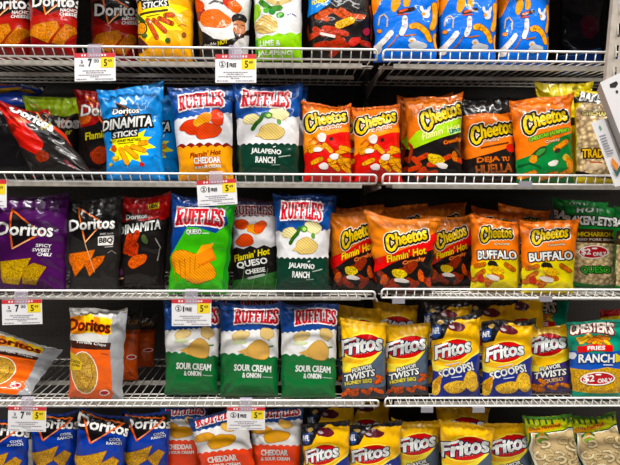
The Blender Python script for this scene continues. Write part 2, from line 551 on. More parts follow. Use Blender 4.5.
def bag_surface(C, T, seed, bend, wr):
    """front and back grids of a filled pillow bag hung between the four corners C (TL, TR, BR, BL)"""
    rng = np.random.default_rng(seed)
    u, v = np.meshgrid(np.linspace(0, 1, NU+1), np.linspace(0, 1, NV+1))
    C = [np.asarray(c, float) for c in C]
    W = np.linalg.norm(C[1]-C[0])*.5 + np.linalg.norm(C[2]-C[3])*.5
    H = np.linalg.norm(C[0]-C[3])
    n = np.cross((C[1]-C[0])+(C[2]-C[3]), (C[0]-C[3])+(C[1]-C[2]))
    n = n / np.linalg.norm(n)                               # faces the viewer
    h, g = prof_v(v), prof_u(u)
    # side pucker
    side = np.abs(2*u-1) ** 3
    un = .5 + (u-.5)*(1-NARROW*h) + .010*side*np.sign(u-.5)*field(rng, u*0, v*6, 4, 2, 7)*h*wr
    P = ((1-un)*(1-v))[..., None]*C[0] + (un*(1-v))[..., None]*C[1] + (un*v)[..., None]*C[2] + ((1-un)*v)[..., None]*C[3]
    asp = H/W
    f1 = field(rng, u, v*asp, 6, 4, 9)
    f2 = field(rng, u, v*asp, 7, 10, 20)
    f3 = field(rng, u, v*asp, 7, 14, 34)
    ridge = (1-np.abs(np.clip(f2, -1.5, 1.5))) ** 2
    pleat = np.exp(-np.maximum(v-SEAL, 0)/.10) * np.clip((v-SEAL*.4)/.05, 0, 1)
    nple = rng.uniform(5, 8)
    pl = np.sin(2*np.pi*(nple*u + .35*field(rng, u, v, 3, 3, 6)*1.0) + rng.uniform(0, 6)) + .5*np.sin(2*np.pi*(nple*2.3*u)+rng.uniform(0, 6))
    corner = np.zeros_like(u)
    for cu in (0, 1):
        for cv, k in ((SEAL, 1.), (1, .6)):
            dx, dy = np.abs(u-cu), np.abs(v-cv)*asp
            r = np.hypot(dx, dy)+1e-4; an = np.arctan2(dy, dx)
            corner += k*np.sin(an*rng.uniform(8, 13)+rng.uniform(0, 6))*np.exp(-r/.22)*np.clip(r/.12, 0, 1)
    soft = np.clip(g*1.5, 0, 1)*np.clip((v-SEAL)/.06, 0, 1)
    w = (.0026*f1 + .0016*ridge + .0008*f3)*soft*(.55+.45*(1-h)) + .0042*pleat*pl*np.clip(g*2, 0, 1) + .0040*corner*np.clip(g*2.2, 0, 1)
    # sharp creases running in from the corners and sides
    cr = np.zeros_like(u)
    for _ in range(16):
        cu, cv = rng.choice([0., 1.]), rng.choice([SEAL, 1., rng.uniform(.1, .9)])
        a0 = math.atan2((rng.uniform(.2, .8)-cv)*asp, rng.uniform(.35, .65)-cu)
        x, y = u-cu, (v-cv)*asp
        s_ = x*math.cos(a0)+y*math.sin(a0); p_ = -x*math.sin(a0)+y*math.cos(a0) + .06*np.sin(s_*rng.uniform(4, 9)+rng.uniform(0, 6))*s_
        cr += rng.choice([-1., 1.])*rng.uniform(.5, 1)*np.exp(-np.abs(p_)/.028)*np.clip(s_/.05, 0, 1)*np.exp(-np.maximum(s_-rng.uniform(.1, .3), 0)/.12)
    w += .0042*cr*np.clip(g*1.8, 0, 1)*np.clip((v-SEAL)/.05, 0, 1)
    w *= wr*1.6
    front = T*.55*g*h + w + .0006
    back = T*.45*g*h + .0006 + .002*np.abs(f1)*soft*0
    wave = .0030*np.sin(2*np.pi*(rng.uniform(.8, 1.6)*u)+rng.uniform(0, 6))*np.exp(-v/.12)*wr + .0018*pl*np.exp(-v/.05)*wr
    tb = bend*np.clip(1-v/.4, 0, 1)**2
    FR = P + n*(front+wave-tb)[..., None]
    BK = P + n*(-back+wave-tb)[..., None]
    # an uneven top edge
    dz = .006*(np.sin(2*np.pi*rng.uniform(.5, 1.2)*u+rng.uniform(0, 6)))*np.exp(-v/.2)*wr
    ear = np.abs(2*u-1)**3
    dz += np.exp(-v/.07)*(rng.uniform(.002, .014)*np.where(u < .5, ear, 0) + rng.uniform(.002, .014)*np.where(u > .5, ear, 0) - .006*(1-ear))*min(wr, 1.2)
    FR[..., 2] += dz; BK[..., 2] += dz
    dy = np.exp(-v/.09)*ear*np.where(u < .5, rng.uniform(-.02, .012), rng.uniform(-.02, .012))
    FR[..., 1] += dy; BK[..., 1] += dy
    du = np.gradient(FR, axis=1); dv = np.gradient(FR, axis=0)
    N = np.cross(dv, du); N /= np.linalg.norm(N, axis=-1, keepdims=True)+1e-12
    if (N @ n).mean() < 0: N = -N
    return FR, BK, N, n

def lerp_grid(G, X, Y):
    i = np.clip(np.floor(X+1e-9).astype(int), 0, NU-1); j = np.clip(np.floor(Y+1e-9).astype(int), 0, NV-1)
    fx, fy = (X-i)[:, None], (Y-j)[:, None]
    a, b, c, d = G[j, i], G[j, i+1], G[j+1, i+1], G[j+1, i]
    return np.where(fx >= fy, a+fx*(b-a)+fy*(c-b), a+fy*(d-a)+fx*(c-d))

# pouch topology (front triangles share the cut of the print; the back is welded to the same rim)
def _topology():
    idx = np.arange((NU+1)*(NV+1)).reshape(NV+1, NU+1)
    bi = idx.copy(); k = idx.size
    for j in range(1, NV):
        for i in range(1, NU):
            bi[j, i] = k; k += 1
    fr = []; 
    for j in range(NV):
        for i in range(NU):
            a, b, c, d = idx[j, i], idx[j, i+1], idx[j+1, i+1], idx[j+1, i]
            fr += [(a, c, b), (a, d, c)]
    bk = []
    for j in range(NV):
        for i in range(NU):
            bk.append((bi[j, i], bi[j, i+1], bi[j+1, i+1], bi[j+1, i]))
    return fr, bk
FRONT_F, BACK_F = _topology()
DES = {}
BAGS = {}
_seed = [100]

# how far each bag stands back so that neighbours touch without biting into each other
BACK = {
    'black and red bag of rolled chips on the third shelf': 0.042,
    'black and red tortilla chip bag half hidden by the blue sticks bag': 0.006,
    'black bag in the dark at the left end of the second shelf': 0.012,
    'black cheese snack bag with blue corner on the top shelf': 0.024,
    'black tortilla chip bag with orange chips on the third shelf': 0.012,
    'blue cheese puff bag next to the empty dark space': 0.042,
    'blue cheese puff bag, middle of the three': 0.018,
    'blue ridged chip bag behind the dark green one on the third shelf': 0.006,
    'bright blue bag of rolled chip sticks tucked behind its twin': 0.006,
    'dim corn chip bag behind the right one of the bottom pair': 0.060,
    'dim football top corn chip bag behind the right yellow and blue one': 0.030,
    'dim football top corn chip bag behind the yellow and purple one': 0.084,
    'dim onion chip bag behind the one under the price card': 0.024,
    'dim orange bag right behind the left one of the second shelf pair': 0.036,
    'dim orange bag right behind the right one of the second shelf pair': 0.060,
    'dim orange cheese snack bag behind the leaning one, near the third shelf joint': 0.006,
    'dim orange cheese snack bag in the dark above the leaning one': 0.030,
    'dim orange cheese snack bag in the dark left of the yellow pair': 0.024,
    'dim yellow corn chip bag behind the right yellow and grey one': 0.036,
    'green and blue onion chip bag under the price card': 0.030,
    'green and blue onion chip bag, middle of the three': 0.012,
    'green pork rind bag with brown band and price oval': 0.060,
    'orange and lime cheese snack bag mostly hidden behind its twin': 0.006,
    'orange and white ridged chip bag next to the yellow corn chips': 0.030,
    'orange and white ridged chip bag set back on the bottom shelf': 0.078,
    'orange and yellow cheese snack bag, left of the pair on the third shelf': 0.012,
    'orange cheese snack bag rising behind the right yellow one': 0.048,
    'orange cheese snack bag with black folded top': 0.042,
    'red tortilla chip bag cut by the left edge on the top shelf': 0.024,
    'teal fries bag standing behind the purple and teal bags': 0.036,
    'white ridged chip bag printed with a bearded man': 0.018,
    'yellow and grey corn chip bag, right of the pair': 0.006,
    'yellow and purple corn chip bag on the fourth shelf': 0.048,
    'yellow bag of rolled chip sticks on the top shelf': 0.036,
    'yellow corn chip bag left of the green and yellow ring snacks': 0.036,
    'yellow corn chip bag under the right end of the fourth shelf joint': 0.054,
    'yellow corn chip bag with dark football top, right of the bottom pair': 0.018,
    'yellow green ring snack bag with clear window, right of the pair': 0.018,
}

def bag(kind, design, label, TL, TR, BR, BL, row, Y=(.118, .066), T=.085, bend=.0, wr=1., group=None, yaw=0., seed=None, key=None, lift=.004):
    D = DES[design]
    _seed[0] += 1
    s = seed or _seed[0]
    yt, yb = (y + BACK.get(label, 0) for y in Y)
    tl = at(TL[0], TL[1], yt+yaw); tr = at(TR[0], TR[1], yt-yaw)
    if isinstance(BR, tuple):
        br = at(BR[0], BR[1], yb-yaw); bl = at(BL[0], BL[1], yb+yaw)
        for c in (bl, br): c[2] = max(c[2], DECK[row]+.014)
    else:
        br = at(BR, RB[row], yb-yaw); bl = at(BL, RB[row], yb+yaw)
        br[2] = bl[2] = DECK[row]+lift+(.0045 if row == 2 and bl[0] > .28 else 0)   # that shelf sits a little higher
    org = np.array([(bl[0]+br[0])/2, (bl[1]+br[1])/2, min(bl[2], br[2])])
    FR, BK, N, n = bag_surface([p-org for p in (tl, tr, br, bl)], T, s, bend, wr)
    root = empty(kind, org)
    tag(root, label, 'snack bag', group or 'snack bags on shelf %d' % (row+1))
    V = np.concatenate([FR.reshape(-1, 3), BK[1:NV, 1:NU].reshape(-1, 3)])
    nb = len(BACK_F); nf = len(FRONT_F)
    mesh_obj('pouch', V, FRONT_F+BACK_F, [D.base, D.top], [0]*nf+[1]*nb, root)
    for part, (U, Fc, M, ms) in D.cook().items():
        p = lerp_grid(FR, U[:, 0], U[:, 1]); nn = lerp_grid(N, U[:, 0], U[:, 1])
        nn /= np.linalg.norm(nn, axis=1, keepdims=True)
        mesh_obj(part.split('~')[0], p + nn*(.00015+.00007*U[:, 2])[:, None], Fc, ms, M, root, nn)
    if key: BAGS[key] = root
    return root
# ------------------------------------------------------------------ printed fronts
def new(name, quad, base, top=None):
    DES[name] = Design(quad, base, top)
    return DES[name]
BIG = 60
W_ = '#f3f0ea'

def crunch_rods(d, col, x0, y0, x1, y1, n, w, seed, L=9, rim=True):
    r = random.Random(seed); segs = []
    for i in range(n):
        x, y = r.uniform(x0, x1), r.uniform(y0, y1); a = r.uniform(-.9, .9)
        segs.append(((x-L/2*math.cos(a), y-L/2*math.sin(a)), (x+L/2*math.cos(a), y+L/2*math.sin(a))))
    for s in segs: d.sticks(col, [s], w, edge=rim)
    return d

# --- top shelf
d = new('nacho', [(26,-38),(80,-38),(78,60),(30,60)], '#7c110f')
d.blob('#9c2313', 54, 30, 25, 16, 0, 3, 'front_print')
d.triangle_logo(56, 3, 46, 11, 2, [(40,-14),(66,0),(46,17)])
d.text('NACHO', 68, 11.3, 15, 3, W_, .2, rot=3, shear=.15).text('CHEESE', 67.5, 15.4, 15.5, 3, W_, .2, rot=3, shear=.15)
d.chip('chip:#bf7426', [(31,38),(35,28),(57,23),(60,30),(48,45)]).chip('chip:#b56a20', [(52,45),(66,26),(74,28),(75,33),(64,47)])

d = new('yellow_sticks', [(132,-36),(198,-36),(196,60),(138,60)], '#e8a414')
d.poly('#f5d71f', [(140,-10),(175,-12),(170,4),(190,8),(172,18),(184,30),(166,30),(168,44),(154,34),(146,42),(146,26),(138,22),(144,10)])
d.text('DINAMITA', 159, -6, 48, 11, W_, .5, ((1.6,'#14110f'),), 4, .15, part='brand_logo')
d.poly('#14110f', [(141,3),(168,-1.5),(170,6.5),(142,10)], 'flavor_lettering')
d.text('STICKS', 155.3, 4.5, 25, 5.6, W_, .35, (), 7, .2)
d.line('#3a2c12', [(141,14.5),(168,10.5)], 2.2, 'flavor_lettering').line('#6a5218', [(147,16.6),(160,14.6)], .8, 'flavor_lettering')
d.sticks('chip:#b9531f', [((148,20),(157.5,37)),((154,20),(166,31)),((160,18.5),(173,23.5)),((166,15.5),(174,15.2))], 4.2)
d.line('#2f4218', [(137,15),(144,22)], 4, 'chip_picture').oval('#2a2a1c', 141.5, 28, 6.4, 6.6).oval('chip:#d98d2e', 141.5, 28, 5.2, 5.4).oval('#44542a', 145, 35, 3, 2.4)
d.oval('#3b4a24', 169, 40, 3, 2.6).line('#8a6a18', [(179,26),(183,23.5),(188,25)], .7).oval('#7a4a1c', 185, 34, 2.4, 2.8).poly('#4a2320', [(134,40),(140,36),(150,46),(140,52)])

d = new('lemon_hot', [(190,-36),(258,-36),(250,60),(200,60)], '#cfcac6', '#2a3f80')
d.poly('#2a3f80', [(185,-40),(260,-40),(262,-14),(185,-16)])
d.ruffled(224, -18, 46, 14, 3)
d.blob('#7e2a33', 201, 14, 6, 9, 20, 1).blob('chip:#d2521c', 198, 5, 6, 8, 30, 2)
d.blob('#b73324', 231, 3, 8, 6, -30, 3).blob('ridge:#e2661a', 236, 7, 8, 5, -40, 5)
d.blob('ridge:#dc6a18', 216, 19.5, 15, 10, -8, 4)
d.line('#5a5350', [(210,4),(216,1.5),(224,4)], 2)
d.poly('#1d1715', [(196,18),(203,31),(215,39),(228,41),(240,36),(252,27),(254,62),(196,62)])
d.poly('#c9c3c0', [(235,44),(243,36),(254,32),(258,52),(250,60),(236,60)], 'portrait')
d.oval('#b0724f', 240.5, 27, 6.6, 10.6, 0, 'portrait').oval('#171110', 240.5, 19, 8, 5.5, 0, 'portrait')
d.poly('#b0724f', [(234.5,22),(238,20.5),(243,20.5),(246.5,22),(246.5,28),(234.5,28)], 'portrait')
d.line('#1d1412', [(235.5,25),(238.6,24.6)], .9, 'portrait').line('#1d1412', [(242.2,24.6),(245.4,25)], .9, 'portrait')
d.poly('#2a1a15', [(234.4,31),(237,33.6),(240.5,32.8),(244,33.6),(246.6,31),(245,36.5),(240.5,39),(236,36.5)], 'portrait')
d.line('#a05a4c', [(238.6,34.6),(242.4,34.6)], .8, 'portrait').line('#94593c', [(240.5,27),(240,30.5),(241.4,30.6)], .6, 'portrait')
d.text('HOT', 224, 42.3, 10, 4.2, '#e8d21f', .25, (), 14, .2)
d.text('double', 211, 44.5, 13, 3, '#d8d0c8', .1, (), 8, .2)

d = new('lime', [(250,-36),(304,-36),(303,60),(255,60)], '#d3d1cf', '#1f4d96')
d.poly('#1f4d96', [(245,-40),(310,-40),(310,-12),(245,-12)])
d.ruffled(278, -18, 44, 14, 3)
d.poly('#87b82a', [(251,5),(257,4),(262,9),(260,16),(255,22),(250,22)], 'chip_picture')
d.line('#c9b079', [(268,1),(278,5),(290,0)], 5, 'chip_picture').line('#3f7a2c', [(261,3),(270,10),(280,9)], 5.5, 'chip_picture')
d.oval('#4f9a32', 266, 11, 3.4, 2.6, 0, 'chip_picture').oval('#2f7a34', 272, 12.5, 3.4, 3, 0, 'chip_picture').oval('#2f7a2c', 280, 16, 4.2, 2.8, 10, 'chip_picture').oval('#7fb964', 280, 15.4, 2.4, 1.4, 10, 'chip_picture')
d.blob('ridge:#c9a96a', 266.5, 25.5, 12.5, 8.6, 10, 6)
d.line('#48549a', [(287,16),(291,14),(296,16.5)], .6)
d.wavy('#8cc41c', 248, 308, 40, 33, 64, 2.2, 5, 'flavor_band')
d.poly('#3f8a2a', [(250,40),(258,39),(258,62),(250,62)], 'flavor_band')
d.text('LIME &', 270, 43.5, 20, 5, W_, .25).text('JALAPENO', 275, 53, 34, 5, W_, .25)

d = new('black_flame', [(303,-36),(374,-36),(370,60),(310,60)], '#171211', '#17161a')
d.poly('#1c78c6', [(308,-30),(334,-30),(330,3),(318,12),(309,16)])
d.cheesy(340, -14, 50, 20, 10)
d.text('FLAMIN', 319, 1.4, 13, 3.6, '#e8d21f', .3, (), 12, .15)
crunch_rods(d, 'chip:#c8501e', 314, 12, 366, 20, 6, 4.6, 21, 10)
crunch_rods(d, 'chip:#b8391c', 314, 24, 366, 34, 6, 4.6, 25, 10)
crunch_rods(d, 'chip:#a8301c', 314, 38, 366, 50, 7, 4.6, 29, 10)
d.sticks('chip:#d9a41e', [((338,25),(350,20))], 7).sticks('#cfc6c0', [((322,33),(334,36))], 2.6, edge=False)
d.blob('#b8322c', 353, 40, 6, 4, 25, 7).blob('#8e2438', 364, 30, 3.2, 3.6, 0, 12)
d.line('#8a3a1c', [(368,6),(370,20),(369,36)], 3.0, 'chip_picture').line('#6e2a18', [(309,24),(311,36)], 2.6, 'chip_picture')

d = new('blue_puffs', [(368,-36),(440,-36),(436,60),(374,60)], '#1667c8')
d.poly('#e8841c', [(362,-40),(392,-40),(386,-8),(376,12),(366,18)]).poly('#e8841c', [(422,-40),(446,-40),(446,18),(438,12),(432,-6)])
d.poly('#20170f', [(392,-40),(424,-40),(418,-6),(392,2),(388,-10)])
d.cheesy(404, -20, 50, 20, 8)
d.blob('#c9912c', 395, 4.5, 4, 8, -20, 3).blob('chip:#e0952a', 405.5, 2, 3.2, 6, 0, 4)
d.line('#2a1c12', [(398,12),(412,9)], 4).line('#d8541e', [(399,11.5),(406,9.5)], 1.8).line('#b8481c', [(397,14.5),(407,14)], 1.2)
d.sticks('#eda21c', [((410.5,26),(415,25)),((415,25),(420,27.5)),((420,27.5),(425,32)),((425,32),(428,38)),((432,5),(433.5,13)),((433.5,13),(432.5,20)),((432.5,20),(430,27)),((434.5,34),(434,38)),((434,38),(435,45))], 5.2)
d.sticks('#e98a1a', [((436,2),(437.5,9)),((379,30),(380,30))], 3.6)
d.line('#b5a28c', [(379,24),(380,16),(384,14),(387.5,18),(387,26)], 1.4).line('#9a5a20', [(388,46),(393,42),(396,37),(398,35)], 1.3).line('#a8621f', [(404,35.5),(414,34)], 1.4)
d.blob('#c7c9cf', 424, 14, 3.6, 4.6, 0, 4).blob('#c7c9cf', 420, 9, 1.8, 3, 20, 5).blob('#c7c9cf', 427, 9, 1.7, 3, -20, 6).oval('#c98a2c', 421.5, 14, 1.8, 1.8, 0, 'chip_picture')
d.blob('#b3b5b8', 416, 44.5, 8.5, 4, 0, 7).blob('#b3b5b8', 411, 40, 3.6, 2.8, 0, 8).oval('#c98a3c', 410.5, 40.5, 1.8, 1.2, 0, 'chip_picture')
d.line('#d3cfce', [(404,18),(404,26),(401,33)], 5.4, 'chip_picture').line('#d3cfce', [(391,32),(386,38),(380,44)], 5.4, 'chip_picture').blob('#c2bdb8', 378.5, 47, 5, 4.6, 30, 11)

d = new('dark_pack', [(560,-10),(604,-14),(604,48),(558,48)], '#15121c')
d.poly('#17356e', [(555,34),(580,30),(606,27),(606,38),(580,41),(556,44)]).line('#4a6aa0', [(556,33),(580,30.5),(606,26)], .6).line('#4a6aa0', [(556,45),(580,42),(606,38)], .6)
d.blob('#4a1526', 592, 12, 8, 8, 0, 3)

d = new('plain_yellow', [(535,86),(592,80),(590,182),(540,182)], '#d4be1a')
d.line('#9a8a14', [(545,100),(565,96),(586,99)], .8).poly('#191410', [(540,120),(590,118),(590,126),(540,128)])
d = new('red_yellow', [(598,309),(650,306),(648,402),(600,402)], '#8f1a1c')
d.poly('#c9b02a', [(596,322),(612,318),(652,316),(652,405),(596,405)]).poly('#b02a24', [(604,340),(648,336),(648,350),(604,354)])
d = new('plain_black', [(0,108),(44,110),(42,182),(0,182)], '#141213')
d.line('#2c2a2a', [(6,120),(30,128),(20,160)], .6)
# --- second shelf
d = new('crumpled_red', [(-3,103),(50,116),(94,176),(30,180)], '#1c1918', '#b9281c')
d.poly('#b3281a', [(-12,95),(30,104),(24,118),(44,140),(36,160),(20,150),(-6,120)])
d.blob('chip:#c9531f', 22, 123, 7, 4, 20, 2).blob('#7a1d16', 8, 134, 8, 6, 40, 4, 'front_print')
d.poly('#1c1918', [(24,128),(34,126),(52,132),(92,172),(60,182),(40,174),(44,150),(34,138)])
d.text('Doritos', 33, 121, 46, 9, '#e4e0dc', .8, ((.8,'#161212'),), -30, .05, part='brand_logo')
d.line('#d88a5a', [(36,112),(44,126),(48,120)], .9, 'brand_logo')
d.text('Tapatio', 46, 131, 14, 3.5, '#b5a51c', .2, (), 24, .1)
d.line('#a8321c', [(54,132),(66,142),(78,152),(90,163)], 4, 'front_print').blob('chip:#7a2a17', 39, 160, 6, 6, 0, 7, 'chip_picture~b')
d.line('#8a8580', [(52,144),(60,148)], 1, 'front_print').line('#8a8580', [(54,150),(62,153)], 1, 'front_print').line('#5a1c22', [(62,164),(72,170)], 3, 'front_print')

d = new('lime_black', [(22,96),(80,98),(86,182),(30,182)], '#171511', '#8ea51c')
d.poly('#93a91f', [(18,92),(84,94),(82,112),(66,118),(48,116),(34,112),(22,116)])
d.text('Doritos', 56, 124, 46, 11, '#c9c5c0', .8, ((.8,'#161212'),), 2, .06, part='brand_logo')
d.line('#b85a2c', [(30,104),(50,116),(58,132),(70,118)], .9, 'brand_logo')
d.text('er', 70, 134, 7, 4, '#a89a1c', .3, (), 8, .2)
d.blob('chip:#8a3a1c', 62, 152, 14, 9, -10, 5)

d = new('flamin_red', [(74,92),(122,88),(130,182),(86,182)], '#131011', '#861a16')
d.poly('#861a16', [(70,86),(126,84),(126,104),(112,110),(94,126),(78,130)])
d.triangle_logo(104, 110.5, 46, 11, 3, [(86,97),(112,112),(104,126)], band=None)
d.blob('chip:#b3532a', 84, 121, 7, 4.5, 20, 3)
d.text('Flamin Hot', 104, 134.5, 38, 7.5, '#d6c81f', .35, (), 11, .15)
d.blob('chip:#8a3012', 100, 157, 10, 9, -10, 5).blob('chip:#7a2a12', 114, 160, 8, 7, 20, 6, 'chip_picture~b').oval('#c9a01c', 113, 167, 2.4, 2.4, 0, 'chip_picture')

d = new('blue_sticks', [(97,90),(164,84),(166,182),(106,182)], '#1c86d2', '#1f86cf')
d.poly('#1b79bf', [(110,90),(160,86),(166,110),(150,120),(128,104)])
d.poly('#f4e31f', [(111,142),(122,137),(140,135),(146,131.5),(143,139),(152,139),(146,144),(157,149.5),(145,152),(149,157.5),(140,158),(141,165),(132,162),(128,170),(123,162),(114,165),(115,156),(109,152),(113,148)])
d.poly('#15110f', [(115,103),(134,112),(128,120),(121,116)]).line('#c9762c', [(115,103),(130,112)], .8, 'brand_logo').line('#d98a4c', [(124,120),(131,113)], .9, 'brand_logo')
d.text('Doritos', 126.3, 113, 26, 5.4, W_, .35, ((.7,'#15110f'),), 3, .05, part='brand_logo')
d.text('DINAMITA', 127.5, 125, 49, 10, W_, .6, ((1.9,'#14110f'),), 6, .18)
d.poly('#14110f', [(111.5,134),(139.5,130.5),(138,139),(112,142)], 'flavor_lettering')
d.text('STICKS', 125.4, 136.4, 24, 5.2, W_, .45, (), 7, .2)
d.text('HOT HONEY MUSTARD', 125.5, 143, 31, 2.6, '#14110f', .15, (), 5, .1).line('#5a4a14', [(118,146.4),(134,145)], .6, 'flavor_lettering')
d.sticks('#e6a019', [((121,152),(127.5,166)),((126.5,150.5),(136.5,159.5)),((133,149.3),(144.5,153)),((140.5,146),(146.5,144.7))], 4.4)
d.blob('#b84a26', 114, 151, 3, 3.4, 0, 2).oval('#b98a1c', 115.6, 161, 4, 2.8, 0, 'chip_picture').oval('#e8cf5a', 115.6, 160.4, 2.6, 1.5, 0, 'chip_picture').blob('#c22f1c', 142, 167, 2.4, 2.2, 0, 4).oval('#c8a02c', 111, 167, 1.8, 1.8, 0, 'chip_picture')
d.line('#1565a8', [(152,160),(156,157),(160,160)], .6)

d = new('red_cheddar', [(168,88),(235,88),(234,182),(180,182)], '#1d4a90', '#16396f')
d.wavy('#d9d6d8', 160, 240, 124, 114, 152, 1.6, 13, zig=True)
d.wavy('#7c1f17', 160, 240, 149, 147, 184, 2.6, 9)
d.wavy('#e59a1e', 160, 240, 151.5, 149.5, 190, 2.2, 10)
d.ruffled(201.5, 103, 47, 15, 5)
d.blob('#c9402a', 190, 128, 9, 5.5, 20, 1, rim='#8a2318').blob('#d0452c', 217, 120, 8, 7, -40, 2, rim='#8a2318').blob('ridge:#e08a26', 205, 121, 7, 6, 20, 3).blob('ridge:#e09a36', 199, 126, 6, 4.5, -20, 6).blob('ridge:#d24a26', 208, 134, 12, 8, 10, 4, rim='#8a2318').blob('ridge:#c9402a', 192, 133, 8, 4.4, -12, 5)
d.text("Flamin' Hot", 206, 156, 30, 5, '#8e1d14', .3, (), 8, .3)
d.text('CHEDDAR', 207.5, 162.8, 26, 6, W_, .4, ((.5,'#b5541c'),), 4).text('& SOUR CREAM', 208, 169, 25, 3, W_, .25, (), 3)
d.line('#c95a1c', [(196,168),(204,167.4)], 2.4)

d = new('jalapeno', [(232,84),(303,86),(300,182),(238,182)], '#1b4a92', '#163a78')
d.wavy('#d8d6d6', 228, 310, 121, 119, 152, 1.5, 14, zig=True)
d.wavy('#123527', 228, 310, 147, 147, 190, 2.0, 13)
d.text('NATURAL', 263, 88.5, 24, 1.8, '#b9c4da', .1, (), 2)
d.ruffled(266, 100.5, 50, 16, -3)
d.blob('ridge:#dccf98', 252, 121, 9, 5, 12, 2, rim='#b59a4a').blob('ridge:#dfd3a0', 279, 116, 9, 6, -10, 3, rim='#b59a4a')
d.line('#2f5f22', [(253,131),(256,126),(261,121.5),(263,116)], 4.2, 'chip_picture').oval('#4a7d32', 268.6, 117.3, 4, 3.4, 0, 'chip_picture').oval('#a9c46a', 268.8, 117.5, 2.2, 1.8, 0, 'chip_picture').oval('#5a8a3c', 279, 124, 2.2, 3, 20, 'chip_picture')
d.blob('ridge:#dcbf78', 271.5, 134, 11.5, 8.6, 0, 4, rim='#a8802c').poly('ridge:#dcbf78', [(255,138),(264,131),(266,140)], 'chip_picture')
d.text('JALAPENO', 266.5, 154, 29, 6, W_, .4, (), -4).line(W_, [(273.5,149.3),(275.5,148.6)], .9, 'flavor_lettering').text('RANCH', 265.8, 162, 19, 6, W_, .4, (), -2).line('#a9b9a9', [(279,159),(290,157)], 1.0, 'flavor_lettering').line('#7d937f', [(272,167),(280,166.6)], .8, 'flavor_lettering')

d = new('crunchy', [(301,103),(351,106),(353,182),(304,182)], '#d86c18')
d.poly('#e2891c', [(298,134),(330,130),(356,128),(356,150),(298,156)])
d.poly('#c62a12', [(298,160),(312,150),(326,138),(340,134),(356,132),(356,190),(298,190)])
d.cheesy(326, 121.5, 43, 16, 12)
d.text('Crunchy', 331, 130, 22, 4, '#f0d9b8', .25, ((.5,'#a8451a'),), 12, .15)
crunch_rods(d, 'chip:#ee9a20', 308, 148, 350, 176, 15, 4.4, 4)
d.blob('#d9d2cc', 322, 140, 4, 5, 10, 3).blob('#d9d2cc', 318, 152, 4, 2.6, 0, 4).blob('#cfc8c4', 334, 159, 4.6, 3, 0, 5).blob('#cfc8c4', 324, 168.5, 5, 3, 0, 6).oval('#1c1a18', 331, 141, 2, 1.6)
d.line('#b5541c', [(310,144),(315,140),(320,147)], 1)

d = new('limon', [(405,98),(461,95),(464,182),(408,182)], '#cd6c1c', '#c9661c')
d.poly('#151110', [(400,150),(419,146),(466,128),(466,190),(400,190)])
d.poly('#9cc21c', [(402,150),(417,133),(440,124),(466,112),(466,131),(440,140),(416,149)])
d.line('#8a2d18', [(404,136),(412,148),(410,162)], 3, 'front_print')
d.cheesy(441, 117, 42, 18, 22)
d.text("Flamin' Hot", 441, 132.5, 38, 7, '#efe79a', .3, (), 18, .25).text('Limon', 455, 131, 12, 4.5, '#2c7a4a', .5, ((.4,'#d9e8c0'),), 20, .2).text('Crunchy', 452, 142.5, 18, 4.4, '#e0803a', .3, ((.6,'#7a1c14'),), 18, .2)
crunch_rods(d, 'chip:#c2411c', 412, 158, 460, 176, 9, 4.2, 8)
d.blob('chip:#c9a62c', 436, 161, 8, 5.5, -18, 3).blob('#c9c1b8', 442, 167, 6, 2.6, -16, 5).blob('chip:#c86a2c', 454, 158, 3, 5, 10, 6)

d = new('huella', [(459,100),(513,97),(517,182),(464,182)], '#d9701b', '#1a1513')
d.poly('#1a1513', [(455,94),(516,92),(516,111),(500,116),(480,114),(458,118)])
for y in (103, 106.5, 110):
    d.line('#5a514b', [(464,y),(488,y-2)], .5, same=False)
d.poly('#191412', [(458,160),(470,160),(490,155),(512,147),(520,145),(520,190),(458,190)])
d.cheesy(492, 133, 44, 17, 12)
d.text('Crunchy', 491, 142, 16, 3.4, '#f0d9b8', .2, ((.4,'#a8451a'),), 8, .15).line('#5a2c14', [(481,149.5),(507,144)], 1.5, 'flavor_lettering')
d.oval('#b5281c', 509.5, 149, 4.2, 4.2)
d.text('DEJA', 488, 161.5, 22, 6, '#d9701b', .5, (), 5).text('TU', 504.5, 160.2, 7, 4, '#d9701b', .35, (), 5).text('HUELLA', 493.5, 169.8, 34, 8, '#a8582a', .6, (), 5)

d = new('cheddar_jal', [(509,101),(571,93),(575,182),(516,182)], '#e5761a')
d.poly('#1c7438', [(510,162),(530,156),(545,147),(560,138),(580,128),(580,190),(510,190)])
d.cheesy(545, 121, 45, 18, 15)
d.text('CHEDDAR JALAPENO', 548.5, 136, 41, 4.6, '#9ccf4a', .35, ((.6,'#1d6a34'),), 16, .1).text('Crunchy', 552, 142, 15, 3.4, '#f4dcb4', .2, ((.4,'#a8451a'),), 14, .15)
d.sticks('chip:#e88a1e', [((555,150),(566,142)),((520,177),(534,173)),((540,178),(556,174)),((560,176),(570,170))], 4.6)
d.blob('#24401f', 539, 153.5, 8, 4.6, 35, 3).blob('#3f7d3a', 540, 153, 5, 2.6, 35, 4).blob('chip:#d98a2a', 533, 160, 4, 4, 0, 5)
d.blob('#d0cbc0', 553, 164, 5, 3, 20, 3).blob('#cfae4a', 566, 158, 4, 3.4, 20, 6).blob('chip:#dd8a24', 569, 164, 3, 8, 10, 7).blob('#2a2a28', 557, 151.5, 3, 2.2, 20, 9)
d.line('#0f4f26', [(520,166),(530,164),(540,168)], 2)

